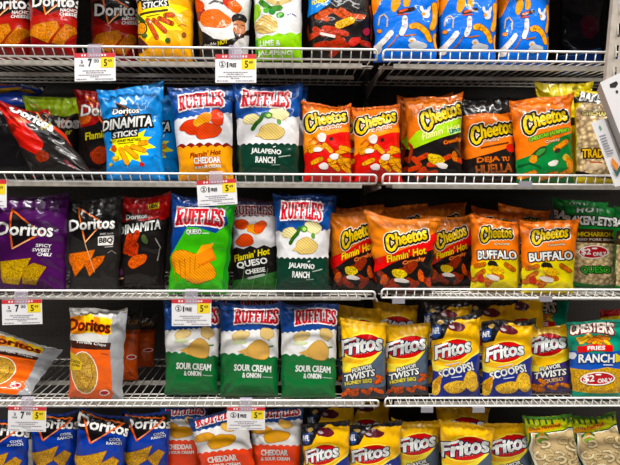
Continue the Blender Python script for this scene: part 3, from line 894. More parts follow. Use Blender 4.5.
def skins(name, quad, base, tan):
    return new(name, quad, base, base)
d = new('rinds_plain', [(572,92),(626,95),(622,182),(574,182)], '#d4be1a')
d.poly('rind:#dbbb90', [(576,112),(584,104),(624,104),(620,174),(600,178),(577,174)])
d.poly('#191410', [(574,101),(584,100),(586,106),(574,107)])
d.text('BAKEN-ETS', 601, 101.5, 42, 8.5, W_, .5, ((1.3,'#191410'),), -4, .05, part='brand_logo')
d.text('CHICHARRONES', 603, 117.5, 43, 4, '#e9d98a', .35, ((.6,'#3a2814'),), -2)
d.text('TRADITIONAL', 606, 155.5, 48, 8, '#e9b91c', .45, ((1.1,'#2a160c'),), -2)
d.blob('#d9c2a0', 592, 167, 10, 4, 10, 2, 'front_print').line('#b0502a', [(588,163),(600,164)], 1.2).poly('#191410', [(574,170),(590,174),(620,176),(620,179),(574,176)])

d = new('rinds_queso', [(566,204),(622,208),(616,296),(572,296)], '#1b7a34')
d.poly('rind:#dfbf92', [(573,236),(618,240),(616,290),(600,294),(574,290)])
d.poly('#3a2414', [(573,231),(618,232),(618,247),(573,246)])
d.text('HOT', 590, 211, 22, 6, '#cfd8cf', .5, ((.7,'#15351c'),), -2, .05)
d.text('BAKEN-ETS', 590, 223, 44, 9, W_, .6, ((1.2,'#14180f'),), -4, .05, part='brand_logo')
d.text('CHICHARRONES', 597, 238, 44, 4.6, '#e2c63a', .35, (), -1).text('FRIED PORK SKINS', 596, 243.7, 38, 2.3, '#cfc6b8', .15, (), -1)
d.oval('#efe9e2', 594, 257.5, 14.5, 7.4, 2, 'price_burst').oval('#a81a26', 594, 257.5, 13.4, 6.4, 2, 'price_burst')
d.text('$2', 587, 257.5, 9, 7, W_, .5, (), 0, part='price_burst').text('ONLY', 600, 259.6, 12, 4, W_, .4, (), 3, part='price_burst').line(W_, [(593.5,253.5),(597,253.5)], 1.6, 'price_burst')
d.text('QUESO', 595.5, 277.5, 28, 8, '#3a9a34', .5, ((1.0,'#142a12'),), -1)

# --- third shelf
d = new('purple_chili', [(-8,194),(71,197),(67,296),(-2,296)], '#40124a', '#2a0c30')
d.triangle_logo(26, 232, 55, 13, -3, [(12,210),(42,236.5),(13,252)], band=None)
d.items.insert(0, ('front_print', '#140d14', 0, tri_poly([(12,210),(42,236.5),(13,252)])))
d.text('SPICY', 44, 249, 15, 3.2, W_, .22, (), -2, .15).text('SWEET', 41.5, 253.6, 17, 3.2, W_, .22, (), -2, .15).text('CHILI', 44.5, 258, 13.5, 3.2, W_, .22, (), -2, .15)
d.chip('chip:#b5912a', [(1,265),(31,262),(19,289),(5,287)]).chip('chip:#a88422', [(24,272),(34,267),(46,271),(36,289),(23,288)])

d = new('black_bbq', [(67,200),(125,198),(121,296),(68,296)], '#211f1d', '#191716')
d.triangle_logo(92, 226.5, 45, 11.5, 2, [(79,208),(103,226),(85,246)], band='#0f0d0d')
d.poly('#d9d4cf', [(98,240.5),(114,238.5),(113,248.5),(98,249.5)], 'flavor_lettering').text('BBQ', 105.8, 244.3, 13, 6, '#191716', .5, (), 3, .15).text('SWEET TANGY', 106.5, 237.2, 13, 1.8, '#c9c4c0', .1, (), 4, .1).line('#a8a29c', [(105,251),(113,250)], .8, 'flavor_lettering')
d.line('#8a857f', [(108,257),(112,254),(116,257)], .6)
d.chip('chip:#cf6a20', [(69,257),(95,254),(92,262),(76,281)]).chip('chip:#c8601c', [(85,268),(97,261),(105,260),(103,266),(90,281)])
d.line('#c9a27a', [(83,238),(86,250),(92,268),(95,277)], .7)

d = new('red_dinamita', [(123,197),(175,195),(169,296),(116,296)], '#191514', '#8f1f17')
d.poly('#b3251a', [(118,190),(180,190),(178,214),(168,222),(150,226),(136,222),(122,226)], 'flavor_band')
d.poly('#e7c61c', [(150,205.5),(162,203),(161,210.5),(150,211.5)], 'flavor_lettering').text('NEW', 155.8, 207.6, 9.5, 4, '#191514', .4, (), 8)
d.poly('#191514', [(126,212),(134,216),(129,224)])
d.text('Doritos', 138, 219, 22, 5.4, W_, .35, ((.7,'#15110f'),), 5, .05, part='brand_logo')
d.text('DINAMITA', 141.5, 231, 44, 9.5, W_, .55, ((1.5,'#14110f'),), 9, .18)
d.sticks('chip:#c23f20', [((131,240),(127,257)),((139,237),(131.5,259)),((138,250),(136,262))], 5.4)
d.blob('chip:#cc5a22', 139, 267, 10, 6.5, 30, 4, rim='#7a2412').blob('#4a5a34', 147, 244, 3, 5, 30, 5).oval('#5a2a4a', 120, 279, 4, 4.6, 0, 'chip_picture').line('#c9a080', [(118,285),(124,285)], 1.6)
d.line('#8f8a86', [(158,243),(163,252),(160,266)], 1.2)

d = new('green_queso', [(170,195),(237,199),(225,296),(166,296)], '#153a80', '#12306c')
d.poly('#43a82a', [(196,203),(238,204),(230,300),(160,300),(168,262),(180,240),(186,229),(196,230),(214,236),(227,226),(226,212)])
d.poly('#2a8a2a', [(224,206),(240,204),(230,300),(218,300),(223,262),(228,230)])
d.ruffled(199, 219.5, 49, 17, -4)
d.text('QUESO', 192.5, 234.7, 14.5, 5.6, W_, .4, ((.5,'#2c7a1f'),), -1).line('#d6ecc8', [(201,236),(207,236)], 1, 'flavor_lettering')
d.blob('ridge:#e08f22', 191, 270, 21, 15, -28, 3, rim='#8a4c12', n=30)
for k in range(8):
    d.line('#b5661a', [(173+k*5.2,262-k*1.2+2),(175+k*4.4,284-k*2.6)], .9, 'chip_picture', same=k > 0)
d.poly('#c9681c', [(194,258),(210,249),(214,262),(199,269)], 'chip_picture').poly('#e89a34', [(194,258),(200,248),(212,246),(210,250)], 'chip_picture').poly('#e0822a', [(194,258),(210,250),(212,260),(198,268)], 'chip_picture')

d = new('flamin_queso', [(232,200),(277,200),(283,296),(229,296)], '#26284a', '#3a1c2c')
d.wavy('#d6d2d2', 222, 290, 222, 217, 262, 1.4, 11, zig=True)
d.wavy('#171413', 222, 290, 256, 250, 300, 3, 5, zig=True)
d.poly('#2f6b2c', [(222,288),(250,284),(290,272),(290,300),(222,300)])
for k in range(4): d.line('#6a9a5c', [(238+k*12,300),(243+k*12,274)], .4, same=k > 0)
d.ruffled(252, 213, 41, 9.5, 4, red='#8c1f2c', white='#cfc2c4')
d.blob('#cf4a2c', 241, 228, 6, 5.5, 0, 3, rim='#8a2318').blob('ridge:#e0922e', 253, 233, 7, 5.5, -20, 4).blob('#d4552c', 259, 230, 5, 7, -30, 5, rim='#8a2318').blob('ridge:#d8502c', 244, 245, 9, 6, 20, 6, rim='#8a2318')
d.text("Flamin' Hot", 251, 259.5, 36, 7, '#ead71f', .35, ((.7,'#171413'),), 14, .25)
d.text('QUESO', 251, 269, 31, 7.4, W_, .5, ((.6,'#171413'),), 11).text('CHEESE', 254, 277, 20, 4.6, W_, .4, ((.4,'#171413'),), 10).line('#9aa89a', [(247,285),(263,281)], 2.6, 'flavor_lettering')

d = new('flamin_crunchy', [(365,213),(438,221),(432,296),(376,296)], '#d67a1d')
d.poly('#151110', [(370,272),(400,258),(440,244),(440,300),(370,300)])
d.poly('#cc2016', [(370,262),(392,256),(415,247),(436,233),(436,250),(412,258),(392,266),(373,276)])
d.cheesy(406, 241, 42, 17, 13)
d.text("Flamin' Hot", 406, 257, 39, 7.5, '#efcf2a', .4, ((.5,'#a01410'),), 14, .2).text('Crunchy', 413, 264, 22, 4.4, '#e88a4a', .3, ((.5,'#8a1712'),), 14, .2)
crunch_rods(d, 'chip:#8c2c18', 382, 268, 430, 292, 9, 4.6, 5)
d.blob('chip:#cdb02e', 399, 277, 7, 5, -14, 3).blob('#c2b9b0', 401, 284, 7, 2.4, -8, 4).blob('chip:#c8572a', 420, 279, 3, 6, 10, 6).blob('chip:#c8572a', 384, 283, 3.4, 6, -10, 8).blob('chip:#b5401f', 428, 285, 3, 5, 0, 9)

d = new('buffalo', [(519,220),(578,221),(573,296),(520,296)], '#e2771c')
d.poly('#d8c51a', [(516,276),(532,266),(552,264),(580,258),(580,300),(516,300)])
d.cheesy(550, 237, 37, 15, 7)
d.text('Crunchy', 556, 247.5, 17, 3.2, '#f2dcb0', .2, ((.4,'#a8451a'),), 6, .15)
d.text('BUFFALO', 550, 259, 42, 8.5, W_, .6, ((1.1,'#191410'),), 3)
crunch_rods(d, 'chip:#c26a1c', 526, 270, 568, 290, 8, 4.4, 12)
d.blob('#1c1815', 546, 269, 6, 3.4, -10, 2, 'front_print').blob('chip:#d9ac2c', 550, 275, 8, 4.4, -14, 3).blob('#c7bcb0', 546, 283, 8, 2.6, -16, 5).blob('chip:#b5341c', 533, 284, 4, 4, 0, 6)

# --- fourth shelf
d = new('toasted_corn', [(70,308),(128,308),(124,402),(68,402)], '#c9c6c1', '#b9b6b2')
d.poly('#9a9a9c', [(114,305),(132,305),(128,406),(111,406)])
d.poly('#d98a1c', [(66,319),(80,316),(110,318),(112,332),(104,336),(92,334),(80,336),(66,334)])
d.poly('#efc424', [(84,316),(94,314),(96,334),(86,335)]).poly('#efc424', [(101,316),(113,318),(112,334),(103,336)])
d.text('Doritos', 90, 326.5, 42, 12, '#4a2412', .5, ((.5,'#d94a1c'),), -2, .05, part='brand_logo')
d.poly('#3a1c14', [(66,340),(112,343),(111,350.5),(66,347.5)]).text('Tortilla Chips', 92, 345.4, 30, 3.4, W_, .12, (), -4, .2)
d.poly('#e2650f', [(66,347.5),(111,350.5),(114,396),(110,404),(64,404)])
d.oval('#efe6d0', 85.5, 376, 13.6, 22.4, 6, 'chip_picture').oval('chip:#bd9242', 85.5, 376, 12.6, 21.4, 6, 'chip_picture')
d.chip('chip:#d3a954', [(78,372),(92,366),(94,382)]).chip('chip:#cda04a', [(80,384),(94,380),(88,393)])
d.poly('#e3bf1e', [(70,352),(76,356),(84,366),(82,373),(70,372)]).text('TOASTED', 76.5, 364.5, 11, 2.6, '#3a1c14', .15, (), -16).text('CORN', 77, 368.4, 8, 2.4, '#3a1c14', .15, (), -14)
d.oval('#e9e2da', 105, 396, 5, 3, 10).oval('#b01c26', 105, 396, 4, 2, 10).line('#8a3a0c', [(102,355),(109,355.6)], .5)

d = new('onion', [(218,303),(281,304),(278,402),(219,402)], '#1a3c7a', '#122a58')
d.wavy('#d9d7d5', 212, 286, 336, 332, 372, 1.5, 13, zig=True)
d.wavy('#1d6533', 212, 286, 358, 364, 408, 2.2, 9)
d.ruffled(256, 318.5, 45, 15, -1)
d.blob('#c9c9c6', 249, 350, 9, 5, 0, 2).blob('#efeeea', 249, 348, 8, 3.4, 0, 3).line('#4f7d3a', [(262,352),(272,350)], 1.8, 'chip_picture').line('#39652c', [(262,338),(268,344)], 1.6, 'chip_picture')
d.blob('ridge:#d8bf88', 240, 339, 8, 5, 14, 4, rim='#b08a3c').blob('ridge:#d4b67a', 266, 337, 7, 6, -50, 5, rim='#b08a3c').blob('#c9d0a8', 239, 346, 7, 2.6, 0, 8)
d.poly('ridge:#cfa35c', [(237,356),(250,351),(250,362)], 'chip_picture').blob('ridge:#cfa35c', 258, 354.5, 11.5, 9.5, 0, 6, rim='#9a7228')
d.text('SOUR CREAM', 252, 373.5, 36, 6.6, W_, .45, (), -3).text('& ONION', 251, 381, 18, 5, W_, .4, (), -2).line('#8fae96', [(262,382.6),(271,382.8)], 1, 'flavor_lettering')

d = new('twists_honey', [(340,317),(386,325),(386,402),(341,402)], '#e9b42c')
d.poly('#f7d75a', [(336,350),(344,366),(360,368),(376,358),(390,340),(390,346),(376,366),(358,375),(340,374)])
d.poly('#4c596a', [(336,378),(352,376),(370,368),(380,356),(392,338),(392,408),(336,408)])
d.corny(361, 348.5, 40, 17, 9)
d.text('FLAVOR', 361.5, 373, 20, 4.2, W_, .35, ((.7,'#191a20'),), 14, .2).text('TWISTS', 359, 380, 30, 6.8, W_, .5, ((.9,'#191a20'),), 11, .2)
d.text('HONEY BBQ', 358, 387.4, 26, 4.6, '#e0cf5a', .4, ((.5,'#3a3d48'),), 6)
d.poly('#33343c', [(336,391),(392,388),(392,408),(336,408)])
crunch_rods(d, 'chip:#cf5a20', 344, 393, 384, 399, 7, 3.6, 3, 6)
crunch_rods(d, 'chip:#cf5a20', 376, 380, 384, 392, 3, 3.2, 7, 5)

d = new('scoops', [(480,321),(534,319),(531,402),(480,402)], '#edb331', '#2a2117')
d.poly('#17161c', [(476,316),(504,316),(512,321),(500,330),(494,344),(478,346)])
d.poly('#24417c', [(482,331),(491,330),(491,341),(486.5,344),(482,341)]).text('NFL', 486.5, 336, 7.4, 6, '#e2e2e6', .4, part='front_print').oval('#c9a86a', 491, 327.5, 3.4, 2.4)
d.blob('#571a24', 508, 332, 9, 5.6, -10, 4, 'front_print').blob('#17161c', 524, 322, 12, 4, 0, 6, 'front_print').blob('#a8a0a0', 503, 332, 3, 1.6, -20, 3, 'front_print')
d.poly('#f8da66', [(476,352),(486,370),(506,374),(522,364),(536,350),(536,356),(522,372),(504,380),(478,376)])
d.poly('#1b2876', [(474,374),(492,378),(510,374),(524,364),(538,354),(538,408),(474,408)])
d.corny(504.5, 355.5, 37, 14, 10)
d.text('SCOOPS!', 507, 376.5, 36, 7.6, W_, .6, ((.5,'#121a4c'),), 14, .05).line('#c9cde0', [(497,371.5),(512,368.5)], .8, 'flavor_lettering').line('#c9cde0', [(503,384),(513,382.5)], 1, 'flavor_lettering')
d.blob('chip:#e3b64e', 486, 392, 5.5, 8, -28, 2, rim='#a87824').blob('chip:#dcae48', 507, 393, 11, 6, 10, 3, rim='#a87824').blob('chip:#e0b04a', 522, 387, 7, 9, 10, 5, rim='#a87824').blob('chip:#c98f30', 488, 388, 3.4, 7, -28, 6)

d = new('twists_queso', [(524,332),(567,323),(573,402),(527,402)], '#e9b42c')
d.poly('#f7d75a', [(522,356),(532,372),(548,374),(562,364),(572,352),(572,360),(562,372),(546,380),(524,378)])
d.poly('#3c2c66', [(520,378),(540,380),(556,372),(574,360),(574,408),(520,408)])
d.corny(546, 348.5, 38, 18, 12)
d.text('FLAVOR', 550, 375.5, 20, 4.2, W_, .35, ((.7,'#191a20'),), 14, .2).text('TWISTS', 550, 382.5, 31, 6.8, W_, .5, ((.9,'#191a20'),), 9, .2)
d.text('QUESO', 553, 390, 19, 4.6, '#d9b07a', .4, ((.4,'#2a1d4a'),), 8)
crunch_rods(d, 'chip:#c9762a', 530, 391, 571, 400, 9, 3.6, 3, 6)

d = new('ranch_fries', [(565,322),(627,318),(623,402),(570,402)], '#178a70', '#147a64')
d.poly('#c99a2a', [(566,368),(628,368),(628,394),(566,394)])
d.wavy('chip:#cb9c2c', 560, 632, 369, 367, 393, 1, 9)
d.poly('#1c4ea6', [(560,354),(576,353),(596,357),(620,352),(632,353),(632,373),(606,371),(590,374),(560,370)])
d.text("CHESTER'S", 591, 330, 42, 12, '#efe3d6', .7, ((1.3,'#6e1424'),), -1, .0, arch=.22, grow=.1, part='brand_logo')
crunch_rods(d, '#e3b52c', 578, 339, 606, 346, 13, 3, 4, 10)
crunch_rods(d, '#c9761c', 580, 340, 604, 345, 5, 3, 9, 8)
d.poly('#c3281e', [(577,348),(592,346.5),(611,348),(611,354.5),(592,353.5),(577,355)]).text('FRIES', 595, 350.7, 17, 4, W_, .35)
d.blob('#c9ccd2', 573, 358, 3, 4, 0, 3, 'front_print').blob('#d9c23a', 615, 361, 3, 5, 20, 4, 'front_print')
d.text('RANCH', 595.5, 361.5, 34, 8.6, W_, .6, ((.7,'#0f2a5c'),), -1).line('#cfd6e8', [(602,368.6),(611,368.6)], 1.1, 'flavor_lettering')
d.oval('#efe9e2', 596.5, 383, 17, 7.2, 2, 'price_burst').oval('#a81a26', 596.5, 383, 15.8, 6.1, 2, 'price_burst')
d.text('$2', 588, 383, 10, 7.6, W_, .55, (), 0, part='price_burst').text('ONLY', 603.5, 385, 14, 4.4, W_, .4, (), 3, part='price_burst').line(W_, [(595,378.6),(599,378.6)], 1.7, 'price_burst')

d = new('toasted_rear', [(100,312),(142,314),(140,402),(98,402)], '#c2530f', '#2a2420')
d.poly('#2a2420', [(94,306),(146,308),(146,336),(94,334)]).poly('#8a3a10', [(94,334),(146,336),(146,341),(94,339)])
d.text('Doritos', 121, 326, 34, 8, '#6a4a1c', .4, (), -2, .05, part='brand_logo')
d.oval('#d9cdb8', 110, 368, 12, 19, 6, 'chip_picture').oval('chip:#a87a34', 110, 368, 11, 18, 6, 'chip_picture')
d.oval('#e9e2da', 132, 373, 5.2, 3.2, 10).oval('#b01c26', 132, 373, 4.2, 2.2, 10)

# --- bottom shelf
d = new('cool_ranch', [(30,411),(81,412),(79,505),(34,505)], '#0f3590', '#0b2566')
d.triangle_logo(56, 425.5, 49, 12.5, -4, [(34,414),(74,420),(44,446)], band=None)
d.line('#d9622a', [(38,426),(44,446),(73,421)], 1.7, 'brand_logo').line('#f0b48a', [(58,434),(45,444.5)], .7, 'brand_logo')
d.items.insert(0, ('front_print', '#151215', 0, tri_poly([(30,413),(50,408),(84,416),(84,426),(60,432),(44,446),(38,434),(30,432)])))
d.text('COOL', 66.8, 439, 12, 3, W_, .22, (), 8, .15).text('RANCH', 65.8, 443.2, 15, 3, W_, .22, (), 8, .15)
d.chip('chip:#c9963a', [(32,459),(59,453),(54,470),(40,480)]).chip('chip:#c08c34', [(54,468),(66,458),(72,462),(64,480)])

d = new('cheddar', [(249,408),(304,406),(300,505),(251,505)], '#1a3f80', '#142f60')
d.wavy('#d6d3d1', 244, 310, 426, 423, 462, 1.5, 11, zig=True)
d.wavy('#d9481c', 244, 310, 453, 455, 510, 1.8, 10)
d.ruffled(278, 412, 46, 13, 2)
d.blob('ridge:#cf9440', 261, 434, 10, 5, 10, 2, rim='#8f5f22').blob('ridge:#dfb060', 285, 427, 7, 5, -30, 3, rim='#8f5f22').blob('ridge:#d6993c', 276, 442, 12, 8, 10, 4, rim='#8f5f22')
d.text('CHEDDAR', 274, 462, 26, 6.6, W_, .45).text('& SOUR CREAM', 275, 469.5, 28, 4, W_, .3)

d = new('rings', [(522,416),(571,418),(584,505),(536,505)], '#aab024', '#3f6f2a')
r = random.Random(5)
for k in range(9): d.line('#274f22', [(523+k*5.6,412),(524.5+k*5.6,424+r.uniform(-3,3))], 2.2)
d.poly('#163d1e', [(530,436),(574,430),(592,510),(540,510),(529,456)], 'front_print').poly('#efe9d8', [(532,437),(572,432),(588,510),(543,510),(531,456)]).poly('#c4ab80', [(533.5,438),(571,434),(586,510),(546,510),(533,456)], 'chip_picture')
d.poly('#c98a26', [(528,431),(560,425),(561,430.5),(529,436.5)], 'flavor_lettering').text('Chile Flavored', 545, 430.8, 29, 3.6, '#5a2412', .15, (), 9, .1)
d.blob('#1d5a2c', 543, 443, 6, 7, 10, 3).blob('#6fae3a', 543, 443, 4.6, 5.6, 10, 4).blob('#b5722c', 543, 441, 3, 3.6, 0, 5)
for k in range(26):
    x, y = r.uniform(538, 582), r.uniform(446, 500); R_ = r.uniform(4, 6.5)
    a0 = r.uniform(0, 6)
    ring = [(x+R_*math.cos(a0+t*.55), y+R_*.75*math.sin(a0+t*.55)) for t in range(9)]
    d.line('#8f7448', ring, 3.4, 'chip_picture').line('#e0cfa8' if k % 2 else '#d2bc8e', ring, 2.4, 'chip_picture')
# ------------------------------------------------------------------ the setting
PANEL_Y = .56
def pegboard():
    M = bpy.data.materials.new('pegboard'); M.use_nodes = True
    nt = M.node_tree; b = nt.nodes['Principled BSDF']; b.inputs['Roughness'].default_value = .65
    tc = nt.nodes.new('ShaderNodeTexCoord')
    sc = nt.nodes.new('ShaderNodeVectorMath'); sc.operation = 'MULTIPLY'; sc.inputs[1].default_value = (1/.0254, 1, 1/.0254)
    fr = nt.nodes.new('ShaderNodeVectorMath'); fr.operation = 'FRACTION'
    sb = nt.nodes.new('ShaderNodeVectorMath'); sb.operation = 'SUBTRACT'; sb.inputs[1].default_value = (.5, 0, .5)
    ml = nt.nodes.new('ShaderNodeVectorMath'); ml.operation = 'MULTIPLY'; ml.inputs[1].default_value = (1, 0, 1)
    ln = nt.nodes.new('ShaderNodeVectorMath'); ln.operation = 'LENGTH'
    lt = nt.nodes.new('ShaderNodeMath'); lt.operation = 'LESS_THAN'; lt.inputs[1].default_value = .13
    mx = nt.nodes.new('ShaderNodeMix'); mx.data_type = 'RGBA'
    mx.inputs[6].default_value = lin('#2a2521'); mx.inputs[7].default_value = lin('#0c0a09')
    nt.links.new(tc.outputs['Object'], sc.inputs[0]); nt.links.new(sc.outputs[0], fr.inputs[0]); nt.links.new(fr.outputs[0], sb.inputs[0])
    nt.links.new(sb.outputs[0], ml.inputs[0]); nt.links.new(ml.outputs[0], ln.inputs[0]); nt.links.new(ln.outputs['Value'], lt.inputs[0])
    nt.links.new(lt.outputs[0], mx.inputs[0]); nt.links.new(mx.outputs[2], b.inputs['Base Color'])
    return M
v, f = box((-2.4, PANEL_Y, 0), (2.4, PANEL_Y+.02, 2.75))
structure(mesh_obj('wall_back', v, f, pegboard(), smooth=False))
v, f = box((-5, -5, -.05), (5, PANEL_Y+.02, 0))
structure(mesh_obj('floor', v, f, 'dull:#8f8a84', smooth=False))

# gondola uprights stand against the panel at the joint of the two sections
def upright(x, label):
    r = empty('shelf_upright', (x, PANEL_Y-.02, 0))
    tag(r, label, 'upright', 'steel uprights of the shelving')
    v, f = box((-.014, -.016, 0), (.014, .016, 2.7)); mesh_obj('post', v, f, 'dull:#4a443e', parent=r, smooth=False)
    for i in range(4):
        z = DECK[i]
        pr = [(-.002, -.53, z-.02), (-.002, -.53, z-.0125), (-.002, -.017, z-.0125), (-.002, -.017, z-.075)]
        V = pr + [(.002, p[1], p[2]) for p in pr]
        F_ = [(0,1,2,3), (7,6,5,4)] + [(k, (k+1) % 4, (k+1) % 4+4, k+4)[::-1] for k in range(4)]
        mesh_obj('bracket', V, F_, 'dull:#8a827a', parent=r, smooth=False)
JX = [(at(376.5, 56, 0)[0], at(383, 57, 0)[0]), (at(376, 181, 0)[0], at(382.5, 182, 0)[0]),
      (at(374.5, 298, 0)[0], at(381.5, 298, 0)[0]), (at(378, 405, 0)[0], at(385, 406, 0)[0])]
JM = sum((a+b)/2 for a, b in JX)/4
upright(JM, 'steel upright with brackets behind the joint between the two shelf sections')

PITCH = .0378
def wire_shelf(x0, x1, z, left, label, rails):
    """wire deck with a fence along its front; rails = (height, how far the fence leans out)"""
    h, lean = rails
    r = empty('wire_shelf', ((x0+x1)/2, 0, z))
    tag(r, label, 'shelf', 'white wire shelves')
    cx = (x0+x1)/2
    a, b = x0-cx, x1-cx
    R = .0042; q = .014
    def arc(xe, s):
        out = []
        for k in range(6):
            t = math.pi/2*k/5
            out.append((xe - s*q + s*q*math.sin(t), 0, 1-(1-math.cos(t))*q/h))
        return out
    pts = [(a, 0, 0)] + [(p[0], 0, p[2]) for p in arc(a, -1)[::-1]] + [(p[0], 0, p[2]) for p in arc(b, 1)] + [(b, 0, 0)]
    path = [(p[0], -lean*p[2], h*p[2]) for p in pts]
    mesh_obj('front_rail', *tube(path, R, 10), 'wire:#f6f3ee', parent=r)
    mesh_obj('lower_rail', *tube([(a, 0, 0), (b, 0, 0)], R*.95, 10), 'wire:#f6f3ee', parent=r)
    for y, zz in ((.085, -.007), (.118, -.007), (.42, -.007), (.50, -.007)):
        mesh_obj('cross_wire', *tube([(a, y, zz), (b, y, zz)], .0032, 8), 'wire:#d9d3c9', parent=r)
    v, f = box((a+.05, .045, -.021), (b-.05, .049, -.004))
    mesh_obj('support_strip', v, f, 'wire:#a39c92', parent=r, smooth=False)
    v, f = box((a+.06, .245, -.026), (b-.06, .262, -.011))
    mesh_obj('support_bar', v, f, 'wire:#b5afa6', parent=r, smooth=False)
    n = int((b-a-.03)/PITCH)
    st = (b-a-n*PITCH)/2
    me = None
    for k in range(n+1):
        x = a+st+k*PITCH
        if me is None:
            w = mesh_obj('deck_wire', *tube([(0, -lean*.97, h*.97), (0, .001, .002), (0, .006, -.0015), (0, .505, -.0015)], .0023, 6), 'wire:#efece6', parent=r)
            me = w.data
        else:
            w = bpy.data.objects.new('deck_wire', me); COL.objects.link(w); w.parent = r
        w.location = (x, 0, 0)
    return r
ROWN = ['top', 'second', 'third', 'fourth']
for i in range(4):
    wire_shelf(-1.62, JX[i][0], DECK[i], True, 'white wire shelf, long left section, %s from the top' % ['first', 'second', 'third', 'fourth'][i], (.034, .016))
    wire_shelf(JX[i][1], 1.62, DECK[i]+(.004 if i == 2 else 0), False, 'white wire shelf, right section past the joint, %s from the top' % ['first', 'second', 'third', 'fourth'][i], (.037, .002))
v, f = box((-2.4, 0, DECK[0]+.475), (2.4, PANEL_Y, DECK[0]+.5)); structure(mesh_obj('shade_deck_1', v, f, 'dull:#a8a29a', smooth=False))  # unseen solid deck added overhead to keep light off the top shelf
r = empty('base_shelf', (0, 0, 0)); tag(r, 'closed base deck of the shelving under the lowest bags', 'shelf')
v, f = box((-1.7, 0, DECK[4]-.02), (1.7, .515, DECK[4])); mesh_obj('deck', v, f, 'wire:#b9b2a8', parent=r, smooth=False)
v, f = box((-1.7, .03, 0), (1.7, .05, DECK[4]-.02)); mesh_obj('kick_plate', v, f, 'dull:#4a4540', parent=r, smooth=False)

# ------------------------------------------------------------------ price cards
def flat(part, mkey, tris_px, Y, parent, org, depth):
    T = np.asarray(tris_px).reshape(-1, 2)
    P = np.array([at(p[0], p[1], Y) for p in T]) - org
    P[:, 1] -= depth
    Fc = np.arange(len(P)).reshape(-1, 3)
    a, b, c = P[Fc[:, 0]], P[Fc[:, 1]], P[Fc[:, 2]]
    ny = np.cross(b-a, c-a)[:, 1]
    Fc[ny > 0] = Fc[ny > 0][:, ::-1]
    return mesh_obj(part, P, Fc, mkey, parent=parent, smooth=False)

def text_px(s, cx, cy, w, h, rot=0, bold=0):
    T, E, lo, hi = glyphs(s)
    d = Design([(0,0),(60,0),(60,80),(0,80)], '#ffffff')
    f_ = lambda X: d._place((X-(lo+hi)/2)/(hi-lo), cx, cy, w, h, rot, 0, 0, 0)
    t = f_(T)
    if bold:
        e = f_(E); t = np.concatenate([t, capsules(e[:, 0], e[:, 1], bold, 5)])
    return t

def price_card(label, cx, cy, w, h, rot, kind, Y=-.032, clip=True):
    """white shelf card with a red band and a yellow patch, hung in a clear clip from the rail"""
    c, s = math.cos(math.radians(rot)), math.sin(math.radians(rot))
    def X(u, v): return (cx+u*w*c+v*h*s, cy-u*w*s+v*h*c)
    def rect(u0, v0, u1, v1): return tri_poly([X(u0, v0), X(u1, v0), X(u1, v1), X(u0, v1)])
    org = at(cx, cy, Y)
    r = empty('price_card', org); tag(r, label, 'price tag', 'price cards on the shelf rails')
    P = [at(*X(u, v), Y)-org for u, v in ((-.5,-.5),(.5,-.5),(.5,.5),(-.5,.5))]
    V = [tuple(p) for p in P] + [(p[0], p[1]+.0016, p[2]) for p in P]
    mesh_obj('card', V, [(3,2,1,0), (4,5,6,7)] + [(k, (k+1) % 4, (k+1) % 4+4, k+4) for k in range(4)], 'paper:#ebe9ea', parent=r, smooth=False)
    flat('header_band', 'paper:#cc2b32', rect(-.5, -.5, .5, -.34), Y, r, org, .0004)
    flat('header_print', 'paper:#efdfe2', np.concatenate([rect(-.33+.07*k, -.455, -.33+.07*k+.045, -.385) for k in range(9) if k not in (2,)]), Y, r, org, .0008)
    flat('price_patch', 'paper:#f0d414', rect(.14, -.34, .47, .03), Y, r, org, .0004)
    def T(st, u, v, ww, hh, b=.15): return text_px(st, *X(u, v), ww*w, hh*h, rot, b)
    if kind == 7:
        a = [T('7', -.12, -.155, .085, .26, .25), T('00', .035, -.22, .12, .12, .05), T('2', -.32, -.2, .05, .1, .1), T('FOR', -.32, -.06, .12, .07, .04)]
    else:
        ring = [X(-.33+.075*math.cos(t*.524), -.155+.11*math.sin(t*.524)) for t in range(13)]
        a = [T('2', -.33, -.155, .055, .12, .15), polyline(ring, .22, 5), T('1', -.2, -.13, .03, .19, .15), T('FREE', -.07, -.12, .16, .13, .12)]
    flat('offer_print', 'paper:#2a2630', np.concatenate(a), Y, r, org, .0008)
    flat('price_print', 'paper:#4a3a14', np.concatenate([T('5', .26, -.15, .075, .24, .2), T('49', .365, -.215, .1, .1, .05)]), Y, r, org, .0008)
    rnd = random.Random(int(cx*7+cy))
    L = []
    for v, u0, u1 in ((.13, -.3, .3), (.2, -.22, .22), (.28, -.42, .42), (.345, -.12, .12), (.43, -.46, -.18), (.43, 0, .45)):
        u = u0
        while u < u1-.03:
            e = min(u1, u+rnd.uniform(.03, .09)); L.append(rect(u, v-.012, e-.012, v+.014)); u = e
    flat('fine_print', 'paper:#8a8490', np.concatenate(L), Y, r, org, .0008)
    if clip:
        a0, a1 = X(-.17, -.80), X(.16, -.34)
        p = [at(a0[0], a0[1], Y)-org, at(a1[0], a0[1], Y)-org, at(a1[0], a1[1], Y)-org, at(a0[0], a1[1], Y)-org]
        V = [(q[0], q[1]-.0022, q[2]) for q in p] + [(q[0], q[1]-.0009, q[2]) for q in p]
        k = len(V)
        # a lip hooking back over the rail
        V += [(p[0][0], .012, p[0][2]+.004), (p[1][0], .012, p[1][2]+.004), (p[1][0], .012, p[1][2]+.0055), (p[0][0], .012, p[0][2]+.0055)]
        mesh_obj('tag_clip', V, [(3,2,1,0), (4,5,6,7), (0,3,7,4), (1,5,6,2), (3,7,6,2), (4,5,9,8), (0,11,10,1), (8,9,10,11)], clear_plastic(), parent=r, smooth=False)
    return r
price_card('white price card with large 7 on the top shelf rail at left', 95, 67, 41, 28, 1, 7)
